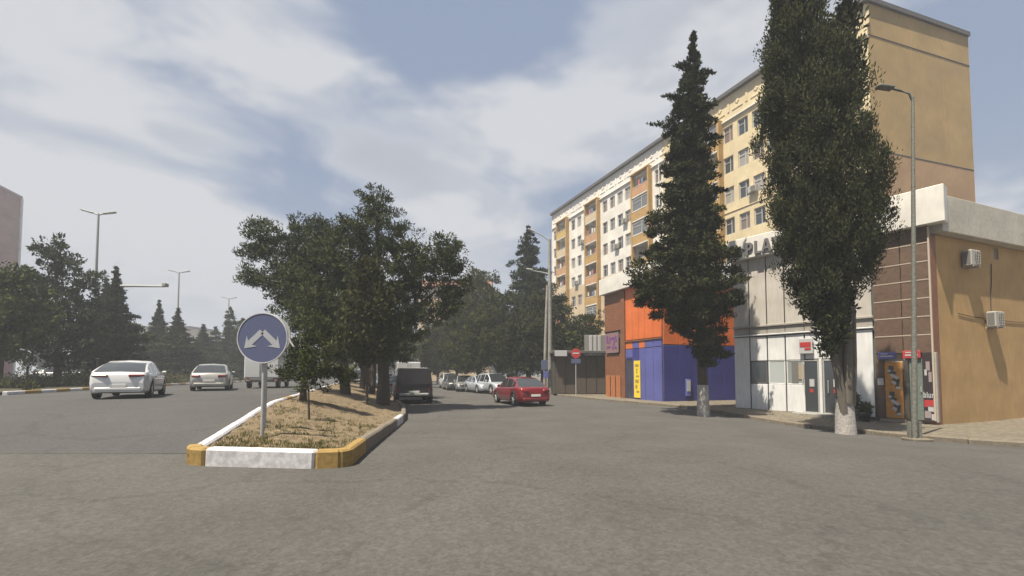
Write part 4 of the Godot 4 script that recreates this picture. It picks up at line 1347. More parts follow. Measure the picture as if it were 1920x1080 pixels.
			if rng.randf() < 0.16:
				put("glazing_frame", frame_mesh(2.7, 1.4, 0.08, 0.07, true), M.frame_white, bal, T(0, 1.87, 0.82))
				put("glazing", box_mesh(Vector3(2.6, 1.3, 0.02), 0.0), M.pane_grey, bal, T(0, 1.87, 0.80))
			elif rng.randf() < 0.5:
				for q in 4:
					var lc: Color = [Color(0.5, 0.5, 0.52), Color(0.35, 0.1, 0.1), Color(0.12, 0.16, 0.3), Color(0.55, 0.5, 0.4)][(q + k) % 4]
					if (q * 7 + k * 5 + ci * 3) % 3 > 0:
						put("laundry", box_mesh(Vector3(0.3 + 0.06 * ((q + ci) % 3), 0.5 + 0.12 * ((q + k) % 2), 0.02), 0.005), mat("cloth%d" % ((q + k) % 4), lc, 0.95), bal, T(-0.95 + q * 0.55 + 0.08 * ((k + ci) % 3), 1.62 - 0.05 * (q % 2), 0.72))
	# downpipes
	for px in [11.9, 20.1, 31.6]:
		var dp := Build.new()
		dp.tube([Vector3(W - px - 0.25, 0.3, 0.1), Vector3(W - px - 0.25, 24.3 - base, 0.1)], [0.06, 0.06], 8)
		put("downpipe", dp.done(), M.lime_wall, t, fx)
	# air conditioners hung on the facade
	var fw := face(far, near)
	var spots := [
		[27.4, 20.4, 1.1, "air conditioner beside a second-row window of the white facade, nearest the third loggia column"],
		[29.0, 17.7, 1.0, "air conditioner under the middle window of the white facade's third row"],
		[9.85, 17.6, 1.0, "air conditioner on the cream facade beside a third-row window, left of the cypress"],
		[11.4, 12.0, 1.0, "air conditioner on the cream facade beside a fifth-row window just right of the conifer"],
		[18.4, 15.0, 1.0, "air conditioner on the cream facade behind the conifer, fourth row of windows"],
		[36.9, 20.4, 1.0, "air conditioner on the white facade between the two far loggia columns, second row"],
		[8.4, 12.0, 1.0, "air conditioner on the cream facade beside a fifth-row window close to the cypress"],
		[30.6, 9.2, 1.0, "air conditioner low on the peach facade beside the second loggia column"],
		[25.9, 14.9, 1.0, "air conditioner beside a fourth-row window of the white facade, nearest the conifer"],
		[38.6, 14.9, 1.0, "air conditioner on the white facade between the two far loggia columns, fourth row"]]
	var first: Node3D = null
	for s in spots:
		var at := fw * Vector3(W - s[0] + s[2], s[1] - base - 0.5, 0.2)
		if first == null:
			first = air_con("air_conditioner", s[3], Transform3D(fw.basis, at), "air conditioners on the apartment block")
		else:
			var o := dup(first, s[3], at, 0.0, Vector3.ONE, "air conditioners on the apartment block")
			o.transform = Transform3D(fw.basis, at)

func air_con(called: String, label: String, xf2: Transform3D, group: String = "") -> Node3D:
	var o := node(called, self, xf2)
	tag(o, label, "air conditioner", group)
	put("casing", box_mesh(Vector3(0.8, 0.56, 0.3), 0.025), M.ac_white, o, T(0, 0, 0.02))
	var g := Build.new()
	g.lathe([Vector2(0.0, 0.0), Vector2(0.21, 0.0), Vector2(0.23, 0.015)], 20, Transform3D(Basis(Vector3.RIGHT, PI / 2), Vector3.ZERO))
	put("fan_opening", g.done(), M.ac_grille, o, T(0.12, 0, 0.178))
	var r := Build.new()
	for k in 5:
		r.box(Vector3(0.12, -0.2 + 0.1 * k, 0.19), Vector3(0.46, 0.014, 0.012), 0.0)
	for k in 3:
		r.box(Vector3(-0.03 + 0.15 * k, 0, 0.197), Vector3(0.014, 0.46, 0.012), 0.0)
	put("fan_guard", r.done(), M.ac_white, o)
	put("side_grille", box_mesh(Vector3(0.012, 0.44, 0.22), 0.0), M.ac_grille, o, T(-0.403, 0, 0.02))
	for sx in [-0.28, 0.28]:
		put("bracket", box_mesh(Vector3(0.04, 0.04, 0.42), 0.005), M.steel, o, T(sx, -0.3, -0.02))
	return o

func letters(text: String, called: String, parent: Node3D, xf2: Transform3D, height: float, depth: float, m: Material, bold: bool = true) -> MeshInstance3D:
	var tm := TextMesh.new()
	var f := SystemFont.new()
	f.font_names = PackedStringArray(["Droid Sans"])
	f.font_weight = 700 if bold else 400
	tm.font = f
	tm.text = text
	tm.font_size = 64
	tm.pixel_size = height / 46.0
	tm.depth = depth
	return put(called, tm, m, parent, xf2)

func shops() -> void:
	var A := Vector3(14.21, -0.55, -15.0)
	var B := Vector3(10.21, -0.30, -20.5)
	var K := Vector3(8.27, -0.30, -24.5)
	var C := Vector3(6.26, -0.30, -30.0)
	var roof_h := 7.75
	# ---------------- white shop
	var t := thing("white_shop", "white panelled shop with grey upper panels and raised letters on its white fascia", "shop", B)
	var rel := Transform3D(Basis.IDENTITY, -B)
	var fx := rel * face(B, A)
	var L := 5.2
	var fasc := Vector3(5.32, 0.95, 0.55)
	var core := Build.new()
	core.box(Vector3(L * 0.5 + 0.01, 3.4, -3.07), Vector3(L + 0.02, 7.0, 6.0), 0.0)
	put("wall", core.done(), M.joint_dark, t, fx)
	put("fascia", box_mesh(fasc, 0.02), M.fascia_white, t, fx * T(fasc.x * 0.5 - 0.1, 7.24, 0.02))
	put("roof", box_mesh(Vector3(L, 0.1, 6.2), 0.02), M.roof_dark, t, fx * T(L * 0.5, 6.97, -3.15))
	var cols := [0.02, 0.74, 1.48, 2.2, 2.92, 3.68, 4.44, 5.18]
	for i in cols.size() - 1:
		var x0: float = cols[i]
		var w: float = cols[i + 1] - x0
		var cx := x0 + w * 0.5
		put("upper_panel", box_mesh(Vector3(w - 0.045, 3.08, 0.06), 0.012), M.panel_grey, t, fx * T(cx, 5.24, 0.0))
		put("spandrel_panel", box_mesh(Vector3(w - 0.02, 0.29, 0.05), 0.008), M.band_grey, t, fx * T(cx, 3.52, -0.01))
		if i == 4:
			put("lower_panel", box_mesh(Vector3(w - 0.05, 1.02, 0.06), 0.012), M.panel_white, t, fx * T(cx, 2.74, 0.0))
		elif i == 5:
			put("lower_panel", box_mesh(Vector3(w - 0.05, 1.02, 0.06), 0.012), M.panel_white, t, fx * T(cx, 2.74, 0.0))
		elif i in [1, 2, 3]:
			put("lower_panel", box_mesh(Vector3(w - 0.05, 1.05, 0.06), 0.012), M.panel_white, t, fx * T(cx, 2.73, 0.0))
			put("lower_panel", box_mesh(Vector3(w - 0.05, 1.12, 0.06), 0.012), M.panel_white, t, fx * T(cx, 0.62, 0.0))
			var win := put("window", frame_mesh(w - 0.05, 1.0, 0.04, 0.05, false), M.joint_dark if i == 1 else M.panel_white, t, fx * T(cx, 1.695, -0.01))
			var pm: Material = [M.pane_dark, glass("pane_pale", Color(0.38, 0.42, 0.44), 0.2), glass("pane_mid", Color(0.25, 0.27, 0.27), 0.15)][i - 1]
			put("pane", box_mesh(Vector3(w - 0.12, 0.93, 0.02), 0.0), pm, win)
			if i == 3:
				put("blind", box_mesh(Vector3(0.24, 0.9, 0.02), 0.0), M.ac_grille, win, T(-0.02, 0, 0.02))
				put("notice", box_mesh(Vector3(0.22, 0.62, 0.012), 0.0), mat("notice_tan", Color(0.5, 0.42, 0.3), 0.8, "mottle", 0.3), win, T(0.22, 0.02, 0.03))
		else:
			put("lower_panel", box_mesh(Vector3(w - 0.05, 3.2, 0.06), 0.012), M.panel_white, t, fx * T(cx, 1.66, 0.0))
	put("ledge", box_mesh(Vector3(L, 0.06, 0.12), 0.015), M.panel_white, t, fx * T(L * 0.5, 3.33, 0.04))
	put("ledge", box_mesh(Vector3(L, 0.09, 0.1), 0.015), M.band_grey, t, fx * T(L * 0.5, 3.72, 0.03))
	for s in [[3.10, 0.36], [3.92, 0.4]]:
		var d := put("door", frame_mesh(0.78 if s[0] > 3.5 else 0.62, 2.15, 0.06, 0.06, false), M.steel, t, fx * T(s[0], 1.12, 0.0))
		put("pane", box_mesh(Vector3(0.66 if s[0] > 3.5 else 0.5, 2.03, 0.02), 0.0), M.pane_dark, d)
		put("handle", box_mesh(Vector3(0.03, 0.5, 0.05), 0.01), M.steel, d, T(-0.2, 0.0, 0.05))
		put("sticker", box_mesh(Vector3(0.17, 0.3, 0.008), 0.0), M.sign_white, d, T(0.05, 0.15, 0.016))
		put("sticker", box_mesh(Vector3(0.13, 0.14, 0.008), 0.0), M.sign_red, d, T(0.03, -0.16, 0.016))
	put("door_mullion", box_mesh(Vector3(0.1, 2.2, 0.1), 0.01), M.panel_white, t, fx * T(3.47, 1.12, 0.01))
	put("step", box_mesh(Vector3(1.9, 0.14, 0.5), 0.02), M.concrete, t, fx * T(3.5, 0.0, 0.26))
	# raised letters, the rest of the word is behind the cypress
	var sh := letters("PLAT", "sign_letters", t, fx * Transform3D(Basis.IDENTITY.scaled(Vector3(0.82, 1.0, 1.0)), Vector3(1.50, 7.14, 0.34)), 0.56, 0.09, mat("letter_shaded", Color(0.13, 0.13, 0.14), 0.5))  # white letters darkened to grey, their shadow painted in
	kind(sh, "stuff")
	# red and white hanging board by the door
	var bd := thing("hanging_signboard", "small red and white signboard fixed over the white shop's glass door", "sign", face(B, A) * Vector3(3.02, 2.75, 0.12))
	bd.basis = face(B, A).basis
	put("board", box_mesh(Vector3(0.5, 0.62, 0.07), 0.015), M.sign_white, bd)
	put("red_patch", box_mesh(Vector3(0.4, 0.2, 0.012), 0.004), M.sign_red, bd, T(-0.02, 0.06, 0.04))
	put("red_patch", box_mesh(Vector3(0.22, 0.1, 0.012), 0.004), M.sign_red, bd, T(0.06, -0.12, 0.04))

	# ---------------- brown corner shop with the yellow side
	t = thing("corner_shop", "corner shop clad in brown tiles with a plain ochre yellow side wall", "shop", A)
	rel = Transform3D(Basis.IDENTITY, -A)
	var E2 := A + Vector3(22.0, 0.0, -8.5)
	fx = rel * face(B, A)
	var l1 := 6.80
	var x0 := 5.22
	core = Build.new()
	core.box(Vector3((x0 + l1) * 0.5 + 0.02, 3.2, -3.1), Vector3(l1 - x0 - 0.02, 6.7, 6.0), 0.0)
	put("wall", core.done(), M.grout, t, fx)
	var fh := 1.25
	put("fascia", box_mesh(Vector3(l1 - x0 + 0.42, fh, 0.5), 0.02), M.fascia_white, t, fx * T((x0 + l1) * 0.5 + 0.24, 7.31, 0.02))
	# tiles in courses
	var yy := 2.36
	for j in 7:
		for i in 2:
			var hgt := 0.57
			put("cladding_tile", box_mesh(Vector3(0.765, hgt, 0.05), 0.008), M.clad_brown, t, fx * T(x0 + 0.40 + i * 0.785, yy + hgt * 0.5, 0.0 + 0.004 * ((i + j) % 2)))
		put("course_strip", box_mesh(Vector3(1.57, 0.05, 0.07), 0.01), mat("course_tan", Color(0.29, 0.24, 0.195), 0.7), t, fx * T(x0 + 0.79, yy + 0.602, 0.0))
		yy += 0.63
	put("corner_strip", box_mesh(Vector3(0.05, 6.6, 0.09), 0.01), M.grout, t, fx * T(l1 - 0.02, 3.35, 0.03))
	put("cladding_tile", box_mesh(Vector3(0.24, 2.25, 0.05), 0.008), M.clad_brown, t, fx * T(x0 + 0.125, 1.18, 0.0))
	# orange printed door, grey-green door, dark jamb, printed panel
	var dm := put("orange_door", box_mesh(Vector3(0.5, 1.98, 0.06), 0.01), mat("door_orange", Color(0.50, 0.24, 0.06), 0.7, "soft", 0.8), t, fx * T(x0 + 0.51, 1.06, 0.03))
	# two abstract black and white brush figures on it
	for q in 2:
		var yq := 0.42 - 0.92 * q
		for st in [[-0.06, 0.36, 0.14, 0.16, 0.0, 0], [-0.03, 0.2, 0.2, 0.12, 0.5, 0], [0.02, 0.06, 0.24, 0.1, 0.6, 1], [0.07, -0.06, 0.2, 0.12, 0.4, 0], [0.1, -0.22, 0.09, 0.26, 0.2, 0], [-0.12, 0.26, 0.09, 0.08, 0.2, 1], [0.0, -0.16, 0.13, 0.08, 0.7, 1], [0.13, -0.34, 0.14, 0.07, 0.1, 1]]:
			put("print_patch", box_mesh(Vector3(st[2], st[3], 0.004), 0.0), M.dark_trim if st[5] == 0 else M.sign_white, dm, Transform3D(Basis(Vector3.BACK, -st[4]), Vector3(st[0], yq + st[1], 0.033 + 0.002 * st[5])))
	put("door_jamb", box_mesh(Vector3(0.14, 2.05, 0.1), 0.01), M.dark_shade, t, fx * T(x0 + 0.85, 1.08, 0.02))
	var gd := put("green_door", box_mesh(Vector3(0.36, 2.1, 0.05), 0.01), mat("door_green", Color(0.15, 0.19, 0.17), 0.6, "soft", 0.8), t, fx * T(x0 + 1.11, 1.1, 0.0))
	put("handle", box_mesh(Vector3(0.03, 0.18, 0.05), 0.006), M.steel, gd, T(0.12, 0.0, 0.045))
	var pp := put("poster_panel", box_mesh(Vector3(0.28, 2.35, 0.04), 0.006), mat("poster_dark", Color(0.035, 0.022, 0.028), 0.5, "fine", 0.5), t, fx * T(x0 + 1.42, 1.18, 0.03))
	for st in [[0.0, 0.72, 0.1, 0.3, 0], [0.05, 0.35, 0.08, 0.34, 0], [-0.06, 0.5, 0.06, 0.2, 1], [0.0, -0.55, 0.24, 0.24, 2], [0.04, -0.72, 0.14, 0.2, 1], [-0.04, -0.92, 0.16, 0.24, 0], [0.09, -1.0, 0.08, 0.2, 1]]:
		put("print_patch", box_mesh(Vector3(st[2], st[3], 0.004), 0.0), [mat("print_grey", Color(0.25, 0.21, 0.22), 0.6), M.sign_white, M.sign_red][st[4]], pp, T(st[0], st[1], 0.021))
	var bl := letters("blur", "poster_lettering", pp, Transform3D(Basis.IDENTITY.scaled(Vector3(0.46, 0.9, 1.0)), Vector3(-0.01, -0.27, 0.026)), 0.21, 0.012, M.sign_white)
	kind(bl, "stuff")
	put("grey_panel", box_mesh(Vector3(0.06, 2.35, 0.3), 0.01), M.band_grey, t, fx * T(l1 + 0.03, 1.18, -0.12))
	# yellow side
	var sx2 := rel * face(A, E2)
	var SL := A.distance_to(E2)
	put("side_wall", holed(0.34, -0.9, SL, 6.66, [[4.02, 6.16, 4.36, 6.58, 0.25]], 0.25), M.yellow_wall, t, sx2)
	put("corner_pier", box_mesh(Vector3(0.34, 6.7, 0.3), 0.01), M.red_brown, t, sx2 * T(0.17, 3.3, -0.14))
	put("wall", box_mesh(Vector3(SL, 7.5, 0.2), 0.0), M.joint_dark, t, sx2 * T(SL * 0.5, 2.9, -0.4))
	put("plinth", box_mesh(Vector3(SL - 0.34, 0.5, 0.05), 0.01), mat("plinth_brown", Color(0.42, 0.27, 0.11), 0.9, "mottle", 1.0), t, sx2 * T(SL * 0.5 + 0.17, -0.32, 0.026))
	put("side_fascia", box_mesh(Vector3(SL + 0.2, fh, 0.4), 0.02), mat("fascia_shaded", Color(0.56, 0.54, 0.48), 0.75, "faint", 3.0, 7.0), t, sx2 * T(SL * 0.5 + 0.24, 7.305, 0.12))  # white fascia with the shade of this side put into its colour
	put("vent_grille", box_mesh(Vector3(0.32, 0.4, 0.03), 0.005), M.ac_grille, t, sx2 * T(4.19, 6.37, -0.06))
	put("roof", box_mesh(Vector3(SL, 0.1, 8.0), 0.02), M.roof_dark, t, sx2 * T(SL * 0.5, 7.7, -4.2))
	var sw := face(A, E2)
	air_con("air_conditioner", "upper air conditioner near the top of the ochre yellow wall", sw * Transform3D(Basis.IDENTITY.scaled(Vector3(0.72, 1.0, 0.85)), Vector3(2.08, 5.95, 0.17)))
	air_con("air_conditioner", "lower air conditioner midway down the ochre yellow wall, cable above it", sw * Transform3D(Basis.IDENTITY.scaled(Vector3(0.72, 1.0, 0.85)), Vector3(3.45, 3.85, 0.17)))
	var cb := thing("cable", "dark cable running down and across the ochre yellow wall", "cable", A)
	var cc := Build.new()
	cc.tube([Vector3(3.78, 5.95, 0.02), Vector3(3.72, 5.2, 0.02), Vector3(3.62, 4.7, 0.02), Vector3(3.60, 4.15, 0.03)], [0.014, 0.014, 0.014, 0.014], 6)
	put("drop_cable", cc.done(), M.dark_shade, cb, rel * sw)
	cc = Build.new()
	cc.tube([Vector3(1.5, 4.0, 0.02), Vector3(2.3, 3.92, 0.02), Vector3(3.4, 3.9, 0.02), Vector3(5.0, 3.85, 0.02), Vector3(9.0, 3.9, 0.02)], [0.012, 0.012, 0.012, 0.012, 0.012], 6)
	put("cross_cable", cc.done(), M.dark_shade, cb, rel * sw)
	# small signs over the doors
	var fw := face(B, A)
	for q in [["purple signboard with a pale stripe over the orange printed door", x0 + 0.34, 2.28, M.panel_blue_sunlit, M.sign_white], ["red and white signboard over the grey-green door", x0 + 1.02, 2.30, M.sign_red, M.sign_white]]:
		var sg := thing("small_signboard", q[0], "sign", fw * Vector3(q[1], q[2], 0.08))
		sg.basis = fw.basis
		put("board", box_mesh(Vector3(0.48, 0.26, 0.05), 0.01), q[3], sg)
		put("stripe", box_mesh(Vector3(0.34, 0.05, 0.008), 0.0), q[4], sg, T(0.0, -0.02, 0.028))
		put("stripe", box_mesh(Vector3(0.2, 0.035, 0.008), 0.0), q[4], sg, T(-0.06, 0.07, 0.028))
	var nt := thing("notice", "white paper notice on the brown wall left of the orange door", "notice", fw * Vector3(x0 + 0.13, 1.35, 0.035))
	nt.basis = fw.basis
	put("sheet", box_mesh(Vector3(0.17, 0.24, 0.01), 0.0), M.sign_white, nt)

	# ---------------- orange and blue shop
	t = thing("orange_blue_shop", "angled shop with orange panels above and blue panels below", "shop", K)
	rel = Transform3D(Basis.IDENTITY, -K)
	fx = rel * face(C, K)
	var l2 := 5.856
	var R2 := K + Vector3(4.9, 0, -1.45)
	var gx := rel * face(K, R2)
	var l3 := K.distance_to(R2)
	core = Build.new()
	core.box(Vector3(l2 * 0.5, 3.6, -2.57), Vector3(l2, 7.6, 5.0), 0.0)
	put("wall", core.done(), M.joint_dark, t, fx)
	put("fascia", box_mesh(Vector3(l2 + 0.7, 1.05, 0.55), 0.02), M.fascia_white, t, fx * T(l2 * 0.5 + 0.2, 7.42, 0.06))
	put("fascia", box_mesh(Vector3(l3 - 0.6, 1.05, 0.5), 0.02), M.fascia_white, t, gx * T(l3 * 0.5 + 0.6, 7.42, 0.16))
	put("wall", box_mesh(Vector3(l3, 7.6, 0.1), 0.0), M.joint_dark, t, gx * T(l3 * 0.5, 3.6, -0.1))
	# left face: brown bay, pilaster, orange bays
	put("brown_panel", box_mesh(Vector3(1.9, 2.5, 0.06), 0.012), M.red_brown, t, fx * T(0.98, 5.66, 0.0))
	put("brown_panel", box_mesh(Vector3(1.9, 1.5, 0.06), 0.012), M.red_brown, t, fx * T(0.98, 2.15, -0.02))
	put("pilaster", box_mesh(Vector3(0.42, 7.1, 0.16), 0.02), M.red_brown, t, fx * T(2.2, 3.4, 0.02))
	for q in [[0.35, 0.5], [0.95, 0.5], [1.55, 0.5]]:
		put("door_panel", box_mesh(Vector3(q[1], 1.55, 0.05), 0.012), mat("door_rust", Color(0.42, 0.16, 0.06), 0.6, "soft", 1.0), t, fx * T(q[0], 0.72, 0.0))
	var px := [2.43, 3.15, 3.78, 4.35, 5.10, 5.84]
	for i in px.size() - 1:
		var w: float = px[i + 1] - px[i]
		var cx: float = (px[i + 1] + px[i]) * 0.5
		put("orange_panel", box_mesh(Vector3(w - 0.03, 3.2, 0.06), 0.012), M.panel_orange, t, fx * T(cx, 5.28, 0.0))
		put("orange_panel", box_mesh(Vector3(w - 0.03, 0.42, 0.06), 0.012), M.panel_orange if i in [0, 2] else M.panel_blue_sunlit, t, fx * T(cx, 3.36, 0.0))
		if i == 0:
			put("blue_panel", box_mesh(Vector3(w - 0.03, 0.5, 0.06), 0.012), M.panel_blue_sunlit, t, fx * T(cx, 2.86, 0.0))
			var dd := put("door", frame_mesh(w - 0.03, 2.55, 0.06, 0.06, false), M.panel_blue_shaded, t, fx * T(cx, 1.3, -0.01))
			put("pane", box_mesh(Vector3(w - 0.12, 2.45, 0.02), 0.0), M.pane_dark, dd)
		else:
			put("blue_panel", box_mesh(Vector3(w - 0.03, 3.02, 0.06), 0.012), M.panel_blue_sunlit if i > 1 else M.panel_blue_shaded, t, fx * T(cx, 1.6, 0.0))
	put("ledge", box_mesh(Vector3(3.5, 0.07, 0.1), 0.01), M.red_brown, t, fx * T(4.1, 3.6, 0.03))
	# right face
	for i in 5:
		var w := (l3 - 0.1) / 5.0
		var cx := 0.05 + w * (i + 0.5)
		put("orange_panel", box_mesh(Vector3(w - 0.03, 3.6, 0.06), 0.012), M.panel_orange, t, gx * T(cx, 5.05, 0.0))
		put("blue_panel", box_mesh(Vector3(w - 0.02, 3.15, 0.06), 0.012), M.panel_blue_shaded, t, gx * T(cx, 1.62, 0.0))
	# yellow upright banner and small white box
	fw = face(C, K)
	var yb := thing("yellow_banner", "upright yellow poster with dark print on the blue shop wall", "poster", fw * Vector3(3.62, 1.3, 0.06))
	yb.basis = fw.basis
	put("sheet", box_mesh(Vector3(0.62, 2.2, 0.02), 0.004), mat("banner_yellow", Color(0.70, 0.52, 0.03), 0.7), yb)
	for st in [[0.0, 0.82, 0.36, 0.16], [0.0, 0.5, 0.12, 0.3], [0.06, 0.18, 0.3, 0.1], [0.0, -0.12, 0.34, 0.2], [-0.06, -0.44, 0.2, 0.22], [0.08, -0.74, 0.26, 0.12]]:
		put("print_patch", box_mesh(Vector3(st[2], st[3], 0.006), 0.0), mat("print_dull", Color(0.30, 0.22, 0.05), 0.7), yb, T(st[0], st[1], 0.013))
	var gw := face(K, R2)
	var mb := thing("meter_box", "small pale box low on the shade-painted blue wall beside the conifer trunk", "box", gw * Vector3(1.55, 0.85, 0.1))
	mb.basis = gw.basis
	put("case", box_mesh(Vector3(0.28, 0.95, 0.12), 0.02), M.panel_blue_sunlit, mb)
	put("lid", box_mesh(Vector3(0.24, 0.6, 0.02), 0.005), M.sign_white, mb, T(0, 0.1, 0.065))
	# purple graffiti-like board over the rust doors
	var pb := thing("purple_signboard", "pale signboard with purple strokes on the brown bay of the orange shop", "sign", fw * Vector3(1.0, 3.62, 0.08))
	pb.basis = fw.basis
	put("board", box_mesh(Vector3(1.5, 1.3, 0.06), 0.012), mat("board_mauve", Color(0.34, 0.2, 0.22), 0.7, "mottle", 0.8), pb)
	for st in [[-0.5, 0.25, 0.16, 0.5, 0.1], [-0.2, 0.2, 0.14, 0.42, -0.2], [0.1, 0.3, 0.3, 0.12, 0.4], [0.3, 0.1, 0.12, 0.5, -0.1], [0.52, 0.25, 0.14, 0.4, 0.2], [-0.35, -0.25, 0.4, 0.12, 0.1], [0.15, -0.3, 0.12, 0.3, 0.3], [0.45, -0.3, 0.3, 0.12, -0.2]]:
		put("purple_stroke", box_mesh(Vector3(st[2], st[3], 0.02), 0.004), mat("purple", Color(0.12, 0.035, 0.2), 0.6), pb, Transform3D(Basis(Vector3.BACK, st[4]), Vector3(st[0], st[1], 0.035)))

	# ---------------- shaded kiosk further along
	t = thing("dark_kiosk", "low dark kiosk with a pale metal sign panel in the shade of the street trees", "kiosk", Vector3(4.9, -0.2, -33.5))
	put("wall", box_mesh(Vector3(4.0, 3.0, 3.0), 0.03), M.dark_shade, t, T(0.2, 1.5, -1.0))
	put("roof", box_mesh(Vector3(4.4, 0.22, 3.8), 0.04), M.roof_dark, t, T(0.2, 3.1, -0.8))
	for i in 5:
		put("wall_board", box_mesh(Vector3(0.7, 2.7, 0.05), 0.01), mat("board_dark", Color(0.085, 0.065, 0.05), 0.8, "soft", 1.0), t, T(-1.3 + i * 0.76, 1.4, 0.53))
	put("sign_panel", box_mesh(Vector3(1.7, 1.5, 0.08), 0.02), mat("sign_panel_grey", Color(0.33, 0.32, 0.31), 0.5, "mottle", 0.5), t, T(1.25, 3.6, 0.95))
	for i in 3:
		put("panel_fold", box_mesh(Vector3(0.22, 1.4, 0.05), 0.02), M.sign_white, t, T(0.85 + i * 0.32, 3.6, 1.0))
	put("name_board", box_mesh(Vector3(0.9, 0.42, 0.06), 0.01), M.sign_white, t, T(-1.35, 3.0, 1.15))

func far_buildings() -> void:
	var t := thing("pink_apartment_block", "pinkish apartment block end rising beyond the left trees", "building", Vector3(-89.5, 0.2, -80.0))
	# only its blank side wall shows
	var top := 33.0
	put("wall", box_mesh(Vector3(14.0, top - 12.0, 26.0), 0.0), M.pink_wall, t, T(-7.0, 12.0 + (top - 12.0) * 0.5, 13.0))
	put("lower_wall", box_mesh(Vector3(14.04, 12.0, 26.04), 0.0), mat("rose_wall", Color(0.42, 0.16, 0.15), 0.92, "faint", 3.0, 15.0), t, T(-7.0, 6.0, 13.0))
	put("parapet", box_mesh(Vector3(14.3, 0.5, 26.3), 0.05), mat("parapet_grey", Color(0.35, 0.28, 0.27), 0.9), t, T(-7.0, top + 0.2, 13.0))
	put("corner_strip", box_mesh(Vector3(0.5, top, 0.5), 0.02), M.lime_wall, t, T(-0.1, top * 0.5, -0.1))
	for k in 9:
		put("panel_joint", box_mesh(Vector3(0.05, 0.06, 26.0), 0.0), M.parapet_grey, t, T(0.03, 3.2 * (k + 1), 13.0))
	t.rotation_degrees.y = 17.8
	var b := Build.new()
	# red roofed house at the end of the side street
	t = thing("red_roofed_house", "cream house with a red tiled roof showing above the trees at the street end", "building", Vector3(-10.5, -0.2, -92.0))
	put("wall", box_mesh(Vector3(14.0, 18.6, 9.0), 0.02), M.peach_wall, t, T(-1.0, 9.3, 0))
	b = Build.new()
	b.prism(PackedVector2Array([Vector2(-5.2, 0), Vector2(5.2, 0), Vector2(0, 2.4)]), 15.0, Transform3D(Basis(Vector3(0, 0, 1), Vector3.UP, Vector3(1, 0, 0)), Vector3(-8.5, 18.6, 0)))
	put("roof", b.done(), mat("roof_red", Color(0.30, 0.15, 0.12), 0.9, "mottle", 1.0), t)
	for k in 5:
		for j in 5:
			var win := put("window", frame_mesh(1.3, 1.6, 0.1, 0.12, true), M.frame_white, t, T(-6.2 + 2.7 * j, 4.2 + 3.2 * k, 4.52))
			put("pane", box_mesh(Vector3(1.2, 1.5, 0.04), 0.0), M.pane_dark, win)
	# hazy block far behind the left trees
	t = thing("hazy_apartment_block", "distant hazy pale apartment block low behind the layered conifers", "building", Vector3(-128.0, 0.0, -165.0))
	put("wall", box_mesh(Vector3(26.0, 17.5, 14.0), 0.02), M.peach_wall, t, T(0, 8.7, 0))
	put("roof", box_mesh(Vector3(27.0, 0.7, 15.0), 0.02), M.roof_dark, t, T(0, 17.8, 0))
	for k in 5:
		for j in 8:
			put("window", box_mesh(Vector3(1.6, 1.6, 0.1), 0.0), M.pane_dark, t, T(-11.0 + 3.1 * j, 2.6 + 3.1 * k, 7.02))

